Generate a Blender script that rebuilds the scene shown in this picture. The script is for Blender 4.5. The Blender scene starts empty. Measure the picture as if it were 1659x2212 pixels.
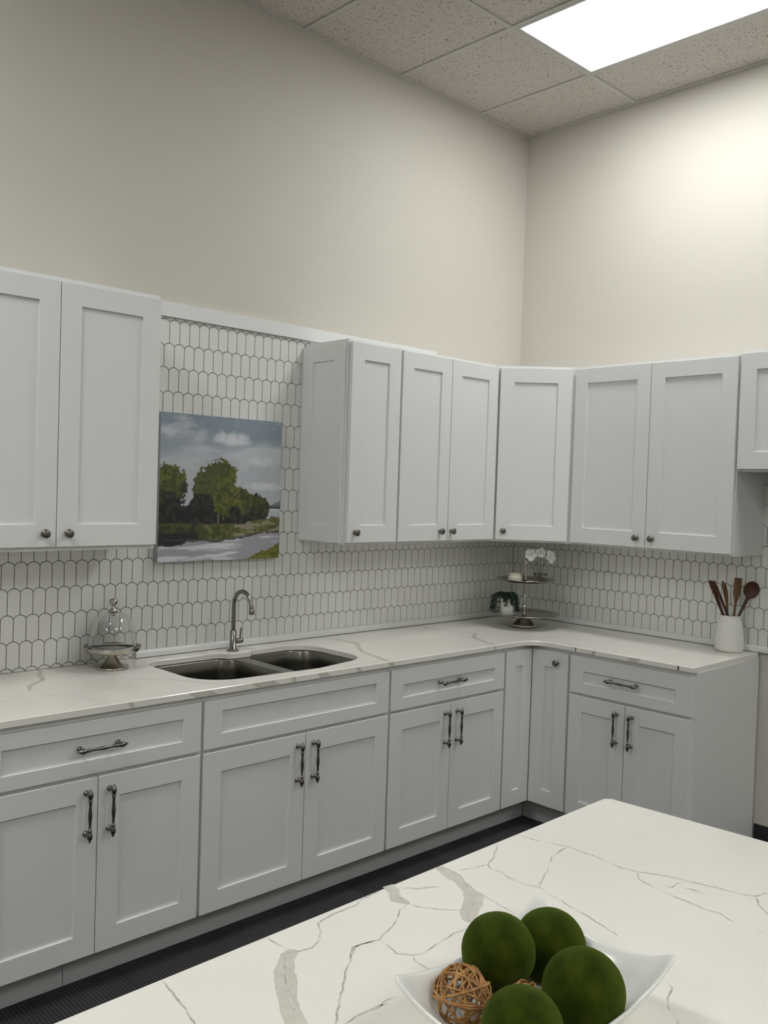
import bpy, bmesh, math, random
from mathutils import Vector, Matrix, noise

scene = bpy.context.scene
COL = scene.collection
PI = math.pi

# ------------------------------------------------------------------ camera
CAM = (-4.1907, -3.2652, 1.6287)
YAW, PITCH, ROLL, FPX = 0.7651, -0.0277, 0.0324, 1949.4865
cam_data = bpy.data.cameras.new('camera')
cam = bpy.data.objects.new('camera', cam_data)
COL.objects.link(cam)
fw = Vector((math.sin(YAW) * math.cos(PITCH), math.cos(YAW) * math.cos(PITCH), math.sin(PITCH)))
rt = Vector((math.cos(YAW), -math.sin(YAW), 0))
up = rt.cross(fw)
r2 = rt * math.cos(ROLL) + up * math.sin(ROLL)
u2 = -rt * math.sin(ROLL) + up * math.cos(ROLL)
M = Matrix((r2, u2, -fw)).transposed().to_4x4()
M.translation = Vector(CAM)
cam.matrix_world = M
cam_data.sensor_fit = 'VERTICAL'
cam_data.sensor_height = 24.0
cam_data.lens = FPX / 2212 * 24.0
cam_data.clip_start = 0.02
cam_data.clip_end = 60
scene.camera = cam

# ------------------------------------------------------------------ world, exposure, lamps
world = bpy.data.worlds.new('room_world')
scene.world = world
world.use_nodes = True
world.node_tree.nodes['Background'].inputs[0].default_value = (0.9, 0.95, 1, 1)
world.node_tree.nodes['Background'].inputs[1].default_value = 0.0
scene.view_settings.view_transform = 'Standard'
scene.view_settings.look = 'None'
scene.view_settings.gamma = 1
scene.view_settings.exposure = 0.0
scene.view_settings.use_curve_mapping = False
scene.cycles.use_denoising = True
scene.cycles.max_bounces = 10
scene.cycles.diffuse_bounces = 6
scene.cycles.glossy_bounces = 5
scene.cycles.transmission_bounces = 8
scene.cycles.transparent_max_bounces = 8
scene.cycles.sample_clamp_indirect = 4.0
scene.cycles.caustics_refractive = False
scene.cycles.caustics_reflective = False

PANEL_POWER = 19.5                 # radiance of the ceiling panels
H = 3.664                         # ceiling height
RX, RY = -8.6, -7.4               # far sides of the room
GA, GB, GW = 0.697, 0.4335, 0.6096
# (column, row) cells of the 2 x 4 ft grid that hold a light
CORNER_PANEL_POWER = 14.2         # the panel over the corner runs dimmer than the rest
LIGHT_CELLS = [(0, 0), (6, 0), (11, 1), (0, 3), (4, 3), (9, 4)]

# ------------------------------------------------------------------ materials
def srgb(r, g, b):
    f = lambda c: (c / 12.92 if c <= 0.04045 else ((c + 0.055) / 1.055) ** 2.4)
    return (f(r / 255), f(g / 255), f(b / 255), 1)

def mat(name, color, rough=0.5, metal=0.0, **kw):
    m = bpy.data.materials.new(name)
    m.use_nodes = True
    p = m.node_tree.nodes['Principled BSDF']
    p.inputs['Base Color'].default_value = color if len(color) == 4 else (*color, 1)
    p.inputs['Roughness'].default_value = rough
    p.inputs['Metallic'].default_value = metal
    for k, v in kw.items():
        p.inputs[k.replace('_', ' ')].default_value = v
    return m

def nd(m, t, **kw):
    n = m.node_tree.nodes.new(t)
    for k, v in kw.items():
        setattr(n, k, v)
    return n

def lk(m, a, b):
    m.node_tree.links.new(a, b)

def noise_bump(m, scale, strength, dist=0.002, detail=4, coords='Object'):
    p = m.node_tree.nodes['Principled BSDF']
    tc = nd(m, 'ShaderNodeTexCoord')
    n = nd(m, 'ShaderNodeTexNoise')
    n.inputs['Scale'].default_value = scale
    n.inputs['Detail'].default_value = detail
    b = nd(m, 'ShaderNodeBump')
    b.inputs['Strength'].default_value = strength
    b.inputs['Distance'].default_value = dist
    lk(m, tc.outputs[coords], n.inputs['Vector'])
    lk(m, n.outputs['Fac'], b.inputs['Height'])
    lk(m, b.outputs['Normal'], p.inputs['Normal'])
    return n

def noise_color(m, scale, c1, c2, detail=3, lo=0.35, hi=0.65, stretch=(1, 1, 1)):
    p = m.node_tree.nodes['Principled BSDF']
    tc = nd(m, 'ShaderNodeTexCoord')
    mp = nd(m, 'ShaderNodeMapping')
    mp.inputs['Scale'].default_value = stretch
    n = nd(m, 'ShaderNodeTexNoise')
    n.inputs['Scale'].default_value = scale
    n.inputs['Detail'].default_value = detail
    r = nd(m, 'ShaderNodeValToRGB')
    r.color_ramp.elements[0].position = lo
    r.color_ramp.elements[1].position = hi
    r.color_ramp.elements[0].color = c1
    r.color_ramp.elements[1].color = c2
    lk(m, tc.outputs['Object'], mp.inputs['Vector'])
    lk(m, mp.outputs['Vector'], n.inputs['Vector'])
    lk(m, n.outputs['Fac'], r.inputs['Fac'])
    lk(m, r.outputs['Color'], p.inputs['Base Color'])
    return r

MT = {}
MT['wall'] = mat('wall_paint', (0.622, 0.592, 0.540), 0.75)
noise_bump(MT['wall'], 260, 0.08, 0.001)
MT['cab'] = mat('cabinet_paint', (0.745, 0.752, 0.750), 0.42)
MT['cabin'] = mat('cabinet_inside', (0.55, 0.57, 0.58), 0.6)
MT['trim'] = mat('trim_paint', (0.77, 0.78, 0.78), 0.35)
MT['tile'] = mat('glazed_tile', (0.74, 0.745, 0.72), 0.28)
noise_bump(MT['tile'], 30, 0.06, 0.002, 2)
MT['grout'] = mat('tile_grout', (0.13, 0.13, 0.125), 0.9)
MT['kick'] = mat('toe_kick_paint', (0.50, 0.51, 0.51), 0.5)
MT['black'] = mat('black_rubber', (0.012, 0.015, 0.017), 0.5)
MT['steel'] = mat('brushed_steel', (0.27, 0.26, 0.235), 0.28, 1.0)
MT['sink'] = mat('sink_steel', (0.20, 0.195, 0.175), 0.24, 1.0)
MT['nickel'] = mat('polished_nickel', (0.50, 0.47, 0.43), 0.15, 1.0)
MT['nickel_plate'] = mat('hammered_nickel', (0.46, 0.43, 0.39), 0.22, 1.0)
noise_bump(MT['nickel_plate'], 60, 0.25, 0.002, 2)
MT['pewter'] = mat('antique_pewter', (0.20, 0.185, 0.165), 0.32, 1.0)
MT['glass'] = mat('clear_glass', (1, 1, 1), 0.0, 0.0, Transmission_Weight=1.0, IOR=1.45)
MT['thin_glass'] = mat('thin_glass', (1, 1, 1), 0.0, 0.0, Transmission_Weight=1.0, IOR=1.14)
MT['ceramic'] = mat('white_ceramic', (0.78, 0.78, 0.75), 0.12)
MT['jar'] = mat('dimpled_ceramic', (0.76, 0.76, 0.73), 0.12)
noise_bump(MT['jar'], 34, 0.75, 0.006, 1)
MT['pot'] = mat('matte_pot', (0.80, 0.79, 0.75), 0.5)
MT['wax'] = mat('candle_wax', (0.80, 0.78, 0.66), 0.35)
MT['petal'] = mat('petal_white', (0.85, 0.85, 0.84), 0.55)
MT['stem'] = mat('stem_brown', (0.07, 0.075, 0.03), 0.6)
MT['leaf'] = mat('leaf_green', (0.009, 0.026, 0.012), 0.5)
MT['canvas_edge'] = mat('canvas_edge', (0.36, 0.38, 0.40), 0.8)
MT['wood_dark'] = mat('walnut_wood', (0.10, 0.04, 0.018), 0.5)
noise_color(MT['wood_dark'], 14, (0.035, 0.012, 0.006, 1), (0.095, 0.036, 0.016, 1), 4, stretch=(6, 6, 1))
MT['wood_mid'] = mat('acacia_wood', (0.2, 0.09, 0.035), 0.5)
noise_color(MT['wood_mid'], 14, (0.085, 0.036, 0.013, 1), (0.18, 0.09, 0.034, 1), 4, stretch=(6, 6, 1))
MT['rattan'] = mat('rattan', (0.36, 0.17, 0.055), 0.5)
noise_color(MT['rattan'], 45, (0.24, 0.10, 0.026, 1), (0.52, 0.28, 0.09, 1), 3)
MT['metalwhite'] = mat('ceiling_grid_paint', (0.58, 0.57, 0.545), 0.45)

# moss
m = mat('moss_flock', (0.05, 0.09, 0.01), 1.0, 0.0, Sheen_Weight=0.35, Sheen_Roughness=0.5)
m.node_tree.nodes['Principled BSDF'].inputs['Sheen Tint'].default_value = (0.35, 0.5, 0.1, 1)
m.node_tree.nodes['Principled BSDF'].inputs['Specular IOR Level'].default_value = 0.05
noise_color(m, 26, (0.013, 0.024, 0.002, 1), (0.052, 0.068, 0.005, 1), 10, 0.3, 0.72)
noise_bump(m, 900, 1.0, 0.0012, 6)
MT['moss'] = m

# quartz (base stone with very faint clouding) and its veins
m = mat('quartz_stone', (0.80, 0.79, 0.75), 0.13)
noise_color(m, 3.0, (0.815, 0.785, 0.735, 1), (0.85, 0.825, 0.775, 1), 4)
MT['quartz'] = m
def vein_mat(name, dark, light, scale):
    m = mat(name, dark, 0.15)
    noise_color(m, scale, dark, light, 4, 0.40, 0.66)
    return m
MT['vein'] = vein_mat('quartz_vein', (0.42, 0.415, 0.40, 1), (0.78, 0.755, 0.705, 1), 42)
MT['band'] = vein_mat('quartz_band', (0.57, 0.545, 0.49, 1), (0.65, 0.62, 0.56, 1), 30)

# acoustic ceiling tile: speckled with small pits
m = mat('acoustic_tile', (0.62, 0.605, 0.575), 0.95)
p = m.node_tree.nodes['Principled BSDF']
tc = nd(m, 'ShaderNodeTexCoord')
v = nd(m, 'ShaderNodeTexVoronoi'); v.inputs['Scale'].default_value = 78
n1 = nd(m, 'ShaderNodeTexNoise'); n1.inputs['Scale'].default_value = 95; n1.inputs['Detail'].default_value = 3
mth = nd(m, 'ShaderNodeMath', operation='MULTIPLY_ADD'); mth.inputs[1].default_value = 0.9; mth.inputs[2].default_value = -0.16
add = nd(m, 'ShaderNodeMath', operation='ADD')
rp = nd(m, 'ShaderNodeValToRGB')
rp.color_ramp.elements[0].position = 0.44; rp.color_ramp.elements[0].color = (0.22, 0.205, 0.185, 1)
rp.color_ramp.elements[1].position = 0.54; rp.color_ramp.elements[1].color = (0.62, 0.575, 0.54, 1)
lk(m, tc.outputs['Object'], v.inputs['Vector']); lk(m, tc.outputs['Object'], n1.inputs['Vector'])
lk(m, n1.outputs['Fac'], mth.inputs[0]); lk(m, mth.outputs[0], add.inputs[0]); lk(m, v.outputs['Distance'], add.inputs[1])
lk(m, add.outputs[0], rp.inputs['Fac']); lk(m, rp.outputs['Color'], p.inputs['Base Color'])
bp_ = nd(m, 'ShaderNodeBump'); bp_.inputs['Strength'].default_value = 0.5; bp_.inputs['Distance'].default_value = 0.002
lk(m, rp.outputs['Color'], bp_.inputs['Height']); lk(m, bp_.outputs['Normal'], p.inputs['Normal'])
MT['acoustic'] = m

# carpet: dark ribbed planks
m = mat('carpet', (0.03, 0.03, 0.032), 0.95)
p = m.node_tree.nodes['Principled BSDF']
tc = nd(m, 'ShaderNodeTexCoord')
w1 = nd(m, 'ShaderNodeTexWave', bands_direction='X'); w1.inputs['Scale'].default_value = 26; w1.inputs['Distortion'].default_value = 0.6
w2 = nd(m, 'ShaderNodeTexWave', bands_direction='Y'); w2.inputs['Scale'].default_value = 26; w2.inputs['Distortion'].default_value = 0.6
nz = nd(m, 'ShaderNodeTexNoise'); nz.inputs['Scale'].default_value = 6; nz.inputs['Detail'].default_value = 2
br = nd(m, 'ShaderNodeTexBrick'); br.inputs['Scale'].default_value = 1.0
br.inputs['Color1'].default_value = (0.75, 0.75, 0.75, 1); br.inputs['Color2'].default_value = (1.15, 1.15, 1.15, 1); br.inputs['Mortar'].default_value = (0.6, 0.6, 0.6, 1)
br.inputs['Brick Width'].default_value = 1.0; br.inputs['Row Height'].default_value = 0.25; br.inputs['Mortar Size'].default_value = 0.002
mapb = nd(m, 'ShaderNodeMapping'); mapb.inputs['Rotation'].default_value = (0, 0, PI / 2)
mm = nd(m, 'ShaderNodeMath', operation='MULTIPLY'); m3 = nd(m, 'ShaderNodeMath', operation='MULTIPLY')
rp = nd(m, 'ShaderNodeValToRGB')
rp.color_ramp.elements[0].position = 0.02; rp.color_ramp.elements[0].color = (0.016, 0.0165, 0.018, 1)
rp.color_ramp.elements[1].position = 0.45; rp.color_ramp.elements[1].color = (0.075, 0.074, 0.072, 1)
mx = nd(m, 'ShaderNodeMixRGB', blend_type='MULTIPLY'); mx.inputs['Fac'].default_value = 1
for w in (w1, w2, nz): lk(m, tc.outputs['Object'], w.inputs['Vector'])
lk(m, tc.outputs['Object'], mapb.inputs['Vector']); lk(m, mapb.outputs['Vector'], br.inputs['Vector'])
lk(m, w1.outputs['Fac'], mm.inputs[0]); lk(m, w2.outputs['Fac'], mm.inputs[1])
lk(m, mm.outputs[0], m3.inputs[0]); lk(m, nz.outputs['Fac'], m3.inputs[1])
lk(m, m3.outputs[0], rp.inputs['Fac']); lk(m, rp.outputs['Color'], mx.inputs[1]); lk(m, br.outputs['Color'], mx.inputs[2])
lk(m, mx.outputs[0], p.inputs['Base Color'])
MT['carpet'] = m

# light panel diffuser
for key, pw_ in (('panel', PANEL_POWER), ('corner_panel', CORNER_PANEL_POWER)):
    m = bpy.data.materials.new(key + '_light'); m.use_nodes = True
    nt = m.node_tree; nt.nodes.clear()
    em = nt.nodes.new('ShaderNodeEmission'); em.inputs[0].default_value = (0.975, 1.0, 0.975, 1); em.inputs[1].default_value = pw_
    ou = nt.nodes.new('ShaderNodeOutputMaterial'); nt.links.new(em.outputs[0], ou.inputs[0])
    MT[key] = m

# painted canvas: colours come from the picture's own colour attribute
m = mat('painted_canvas', (0.5, 0.5, 0.5), 0.6)
at = nd(m, 'ShaderNodeAttribute'); at.attribute_name = 'paint'
lk(m, at.outputs['Color'], m.node_tree.nodes['Principled BSDF'].inputs['Base Color'])
MT['painting'] = m

# ------------------------------------------------------------------ mesh helpers
def mesh_obj(name, bm, mats, parent=None, smooth=False, loc=None, rotz=None):
    me = bpy.data.meshes.new(name)
    bm.normal_update()
    bm.to_mesh(me); bm.free()
    if not isinstance(mats, (list, tuple)): mats = [mats]
    for k in mats: me.materials.append(MT[k] if isinstance(k, str) else k)
    if smooth:
        for f in me.polygons: f.use_smooth = True
    o = bpy.data.objects.new(name, me)
    COL.objects.link(o)
    if parent is not None: o.parent = parent
    if loc is not None: o.location = loc
    if rotz is not None: o.rotation_euler = (0, 0, rotz)
    return o

def tag(o, label=None, cat=None, group=None, kind=None):
    if label: o['label'] = label
    if cat: o['category'] = cat
    if group: o['group'] = group
    if kind: o['kind'] = kind
    return o

def thing(name, label, cat, loc=(0, 0, 0), rotz=0, group=None):
    o = bpy.data.objects.new(name, None)
    o.empty_display_size = 0.05
    COL.objects.link(o)
    o.location = loc; o.rotation_euler = (0, 0, rotz)
    return tag(o, label, cat, group)

def add_box(bm, x0, x1, y0, y1, z0, z1, bevel=0.0, mi=0):
    x0, x1 = sorted((x0, x1)); y0, y1 = sorted((y0, y1)); z0, z1 = sorted((z0, z1))
    vs = [bm.verts.new(p) for p in ((x0, y0, z0), (x1, y0, z0), (x1, y1, z0), (x0, y1, z0), (x0, y0, z1), (x1, y0, z1), (x1, y1, z1), (x0, y1, z1))]
    fs = [bm.faces.new([vs[i] for i in q]) for q in ((3, 2, 1, 0), (4, 5, 6, 7), (0, 1, 5, 4), (1, 2, 6, 5), (2, 3, 7, 6), (3, 0, 4, 7))]
    for f in fs: f.material_index = mi
    if bevel:
        es = list({e for f in fs for e in f.edges})
        bmesh.ops.bevel(bm, geom=es, offset=bevel, segments=1, profile=0.5, affect='EDGES', material=-1)
    return vs

def box(x0, x1, y0, y1, z0, z1, bevel=0.0):
    bm = bmesh.new(); add_box(bm, x0, x1, y0, y1, z0, z1, bevel); return bm

def frame_of(axis):
    a = Vector(axis).normalized()
    h = Vector((0, 0, 1)) if abs(a.z) < 0.9 else Vector((1, 0, 0))
    u = a.cross(h).normalized(); w = a.cross(u).normalized()
    return a, u, w

def add_lathe(bm, prof, n=24, origin=(0, 0, 0), axis=(0, 0, 1), cap=True, mi=0, rib=None):
    """prof: list of (radius, height) along axis."""
    o = Vector(origin); a, u, w = frame_of(axis)
    rings = []
    for r, h in prof:
        ring = []
        for i in range(n):
            t = 2 * PI * i / n
            rr = r * (rib(t) if rib else 1)
            ring.append(bm.verts.new(o + a * h + (u * math.cos(t) + w * math.sin(t)) * rr))
        rings.append(ring)
    for k in range(len(rings) - 1):
        for i in range(n):
            f = bm.faces.new((rings[k][i], rings[k][(i + 1) % n], rings[k + 1][(i + 1) % n], rings[k + 1][i]))
            f.material_index = mi; f.smooth = True
    if cap:
        for ring, rev in ((rings[0], False), (rings[-1], True)):
            f = bm.faces.new(ring if rev else ring[::-1]); f.material_index = mi
    return rings

def fix_normals(bm):
    bmesh.ops.recalc_face_normals(bm, faces=bm.faces)

def catmull(pts, sub=6):
    pts = [Vector(p) for p in pts]
    out = []
    n = len(pts)
    for i in range(n - 1):
        p0 = pts[max(i - 1, 0)]; p1 = pts[i]; p2 = pts[i + 1]; p3 = pts[min(i + 2, n - 1)]
        for k in range(sub):
            t = k / sub
            out.append(0.5 * ((2 * p1) + (-p0 + p2) * t + (2 * p0 - 5 * p1 + 4 * p2 - p3) * t * t + (-p0 + 3 * p1 - 3 * p2 + p3) * t ** 3))
    out.append(pts[-1])
    return out

def add_tube(bm, pts, r, n=10, closed=False, mi=0, radii=None, flat=None, cap=True):
    pts = [Vector(p) for p in pts]
    m_ = len(pts)
    tang = []
    for i in range(m_):
        a = pts[(i - 1) % m_] if (closed or i > 0) else pts[0]
        b = pts[(i + 1) % m_] if (closed or i < m_ - 1) else pts[-1]
        tang.append((b - a).normalized())
    t0 = tang[0]
    h = Vector((0, 0, 1)) if abs(t0.z) < 0.9 else Vector((0, 1, 0))
    u = t0.cross(h).normalized()
    rings = []
    for i in range(m_):
        if i:
            u = (u - tang[i] * u.dot(tang[i]))
            u = u.normalized() if u.length > 1e-6 else tang[i].cross(h).normalized()
        w = tang[i].cross(u)
        rr = radii[i] if radii else r
        fl = flat[i] if flat else 1.0
        rings.append([bm.verts.new(pts[i] + u * (math.cos(2 * PI * k / n) * rr) + w * (math.sin(2 * PI * k / n) * rr * fl)) for k in range(n)])
    rng = range(m_) if closed else range(m_ - 1)
    for i in rng:
        A = rings[i]; B = rings[(i + 1) % m_]
        for k in range(n):
            f = bm.faces.new((A[k], A[(k + 1) % n], B[(k + 1) % n], B[k])); f.material_index = mi; f.smooth = True
    if not closed and cap:
        bm.faces.new(rings[0][::-1]).material_index = mi
        bm.faces.new(rings[-1]).material_index = mi

def round_poly(pts, seg=8):
    """pts: (x, y, radius) counter-clockwise; returns smoothed outline."""
    out = []
    n = len(pts)
    for i in range(n):
        x, y, r = pts[i]
        p = Vector((x, y)); a = Vector(pts[i - 1][:2]); b = Vector(pts[(i + 1) % n][:2])
        if r <= 0: out.append(p); continue
        da = (a - p).normalized(); db = (b - p).normalized()
        ang = da.angle(db); d = r / math.tan(ang / 2)
        d = min(d, (a - p).length * 0.49, (b - p).length * 0.49)
        r_ = d * math.tan(ang / 2)
        c = p + (da + db).normalized() * (r_ / math.sin(ang / 2))
        s = p + da * d - c; e = p + db * d - c
        a0 = math.atan2(s.y, s.x); a1 = math.atan2(e.y, e.x)
        dd = (a1 - a0 + PI) % (2 * PI) - PI
        for k in range(seg + 1):
            t = a0 + dd * k / seg
            out.append(c + Vector((math.cos(t), math.sin(t))) * r_)
    return out

def offset_loop(loop, d):
    """inward offset of a ccw loop by d (outward for a negative d)."""
    n = len(loop); out = []
    for i in range(n):
        a = loop[i - 1]; p = loop[i]; b = loop[(i + 1) % n]
        e1 = (p - a); e2 = (b - p)
        if e1.length < 1e-7: e1 = e2
        if e2.length < 1e-7: e2 = e1
        n1 = Vector((-e1.y, e1.x)).normalized(); n2 = Vector((-e2.y, e2.x)).normalized()
        nn = (n1 + n2)
        nn = nn / max(nn.length, 1e-6)
        k = max(nn.dot(n1), 0.5)
        out.append(p + nn * (d / k))
    return out

def loop_verts(bm, loop, z):
    return [bm.verts.new((p[0], p[1], z)) for p in loop]

def loft(bm, A, B, flip=False, mi=0, smooth=False):
    n = len(A)
    for i in range(n):
        q = (A[i], A[(i + 1) % n], B[(i + 1) % n], B[i])
        f = bm.faces.new(q[::-1] if flip else q); f.material_index = mi; f.smooth = smooth

def fill(bm, loops, mi=0):
    es = []
    for L in loops:
        for i in range(len(L)):
            a, b = L[i], L[(i + 1) % len(L)]
            e = bm.edges.get((a, b)) or bm.edges.new((a, b)); es.append(e)
    r = bmesh.ops.triangle_fill(bm, use_beauty=True, use_dissolve=False, edges=es)
    for g in r['geom']:
        if isinstance(g, bmesh.types.BMFace): g.material_index = mi

def slab(outer, holes, z0, z1, ch=0.002):
    bm = bmesh.new()
    to = loop_verts(bm, offset_loop(outer, ch), z1); so = loop_verts(bm, outer, z1 - ch); bo = loop_verts(bm, outer, z0)
    loft(bm, bo, so); loft(bm, so, to)
    th, bh = [], []
    for h in holes:
        t = loop_verts(bm, offset_loop(h, -ch), z1); s = loop_verts(bm, h, z1 - ch); b = loop_verts(bm, h, z0)
        loft(bm, b, s, True); loft(bm, s, t, True)
        th.append(t); bh.append(b)
    fill(bm, [to] + th); fill(bm, [bo] + bh)
    fix_normals(bm)
    return bm

def add_ribbon(bm, pts, w, z, mi, jit=0.35, rnd=None, step=0.006, axis='z', sub=True):
    """irregular inlaid ribbon along a polyline on a horizontal face."""
    rnd = rnd or random.Random(1)
    P = [Vector((p[0], p[1])) for p in pts]
    W = [p[2] if len(p) > 2 else w for p in pts]
    dense, wd = [], []
    for i in range(len(P) - 1):
        L = (P[i + 1] - P[i]).length
        k = max(1, int(L / step)) if sub else 1
        for j in range(k):
            t = j / k
            dense.append(P[i].lerp(P[i + 1], t)); wd.append(W[i] * (1 - t) + W[i + 1] * t)
    dense.append(P[-1]); wd.append(W[-1])
    n = len(dense)
    left, right = [], []
    for i in range(n):
        a = dense[max(i - 1, 0)]; b = dense[min(i + 1, n - 1)]
        t = (b - a)
        if t.length < 1e-9: t = Vector((1, 0))
        t.normalize(); nn = Vector((-t.y, t.x))
        taper = min(1, (i + 0.4) / 3, (n - 1 - i + 0.4) / 3)
        j = noise.noise(Vector((dense[i].x * 60, dense[i].y * 60, 3.1))) * w * 0.9 if len(pts[0]) < 3 else 0
        ww = wd[i] * 0.5 * taper
        c = dense[i] + nn * j
        left.append(bm.verts.new((*(c + nn * ww * (1 + rnd.uniform(-jit, jit))), z)))
        right.append(bm.verts.new((*(c - nn * ww * (1 + rnd.uniform(-jit, jit))), z)))
    for i in range(n - 1):
        f = bm.faces.new((right[i], right[i + 1], left[i + 1], left[i])); f.material_index = mi

# ------------------------------------------------------------------ the room
tag(mesh_obj('floor', box(RX, 0, RY, 0, -0.08, 0.0), 'carpet'), kind='structure')
tag(mesh_obj('wall_left', box(RX - 0.12, 0.12, 0, 0.12, 0, H + 0.06), 'wall'), kind='structure')
tag(mesh_obj('wall_right', box(0, 0.12, RY, 0, 0, H + 0.06), 'wall'), kind='structure')
tag(mesh_obj('wall_rear', box(RX - 0.12, 0.12, RY - 0.12, RY, 0, H + 0.06), 'wall'), kind='structure')
tag(mesh_obj('wall_far', box(RX - 0.12, RX, RY, 0, 0, H + 0.06), 'wall'), kind='structure')

xb = [-(GB + k * GW) for k in range(0, 14) if GB + k * GW < -RX - 0.05]
yb = [-(GA + k * 2 * GW) for k in range(0, 6) if GA + k * 2 * GW < -RY - 0.05]
def cell(c, r):
    x1 = -(GB + c * GW); x0 = x1 - GW; y1 = -(GA + r * 2 * GW); y0 = y1 - 2 * GW
    return x0, x1, y0, y1
# ceiling tiles with true openings where the lights sit
bm = bmesh.new()
xs = [0.0] + xb + [RX]; ys = [0.0] + yb + [RY]
openings = {(c + 1, r + 1) for c, r in LIGHT_CELLS}
for i in range(len(xs) - 1):
    for j in range(len(ys) - 1):
        if (i, j) in openings: continue
        add_box(bm, xs[i + 1], xs[i], ys[j + 1], ys[j], H + 0.006, H + 0.022)
ceiling = tag(mesh_obj('ceiling', bm, 'acoustic'), kind='structure')
bm = bmesh.new()
for x in xb: add_box(bm, x - 0.012, x + 0.012, RY, 0, H, H + 0.03, 0.001)
for y in yb:
    for i in range(len(xs) - 1):
        add_box(bm, xs[i + 1] + 0.012, xs[i] - 0.012, y - 0.012, y + 0.012, H + 0.0004, H + 0.03)
add_box(bm, RX, 0, -0.020, 0, H - 0.001, H + 0.03); add_box(bm, -0.020, 0, RY, -0.020, H - 0.001, H + 0.03)
add_box(bm, RX, 0, RY, RY + 0.02, H - 0.001, H + 0.03); add_box(bm, RX, RX + 0.02, RY, 0, H - 0.001, H + 0.03)
mesh_obj('ceiling_grid', bm, 'metalwhite', ceiling)
tag(mesh_obj('plenum_cover', box(RX - 0.1, 0.1, RY - 0.1, 0.1, H + 0.07, H + 0.12), 'black'), kind='structure')  # plenum cover, an unseen slab closing the space above the ceiling tiles
tag(mesh_obj('baseboard_right', box(-0.007, -0.0005, RY, -1.476, 0.0, 0.110), 'black'), kind='structure')

LL = ['rectangular flat ceiling light panel above the corner of the kitchen, glowing white']
for i, (c, r) in enumerate(LIGHT_CELLS):
    x0, x1, y0, y1 = cell(c, r)
    x0 += 0.013; x1 -= 0.013; y0 += 0.013; y1 -= 0.013
    lab = LL[0] if i == 0 else 'white ceiling light panel outside the picture over the rest of the room'
    t = thing('ceiling_light', lab, 'ceiling light', ((x0 + x1) / 2, (y0 + y1) / 2, H), 0, None if i == 0 else 'ceiling lights over the rest of the room')
    w, l = (x1 - x0) / 2, (y1 - y0) / 2
    bm = bmesh.new(); e = 0.016
    add_box(bm, -w, w, -l, -l + e, 0.0, 0.05); add_box(bm, -w, w, l - e, l, 0.0, 0.05)
    add_box(bm, -w, -w + e, -l + e, l - e, 0.0, 0.05); add_box(bm, w - e, w, -l + e, l - e, 0.0, 0.05)
    mesh_obj('light_frame', bm, 'metalwhite', t)
    mesh_obj('diffuser', box(-w + e, w - e, -l + e, l - e, 0.004, 0.012), 'corner_panel' if i == 0 else 'panel', t)

# ------------------------------------------------------------------ tile backsplash
TW, TH, TR, DROP = 0.0465, 0.0963, 0.0270, 0.0132
BZ = 1.3146
GR = 0.0015
def tile_outline(cx, zt, w2=TW / 2):
    pts = []
    ww = w2 - GR; R = TR - GR
    n = 9
    zc = zt - TR
    for i in range(n):                           # arched top, right to left
        x = ww - 2 * ww * i / (n - 1)
        pts.append((cx + x, zc + math.sqrt(max(R * R - x * x, 0))))
    R2 = TR + GR
    zb = zt - TH - TR                            # centres of the arcs of the row below
    for i in range(5):                           # left half of the bottom
        x = -ww + ww * i / 4
        pts.append((cx + x, zb + math.sqrt(max(R2 * R2 - (x + w2) ** 2, 0))))
    for i in range(1, 5):
        x = ww * i / 4
        pts.append((cx + x, zb + math.sqrt(max(R2 * R2 - (x - w2) ** 2, 0))))
    return pts

def clip(poly, k, v, keep_less):
    out = []
    for i in range(len(poly)):
        a, b = poly[i - 1], poly[i]
        ia = (a[k] <= v) if keep_less else (a[k] >= v); ib = (b[k] <= v) if keep_less else (b[k] >= v)
        if ia != ib:
            t = (v - a[k]) / (b[k] - a[k])
            out.append((a[0] + (b[0] - a[0]) * t, a[1] + (b[1] - a[1]) * t))
        if ib: out.append(b)
    return out

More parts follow.
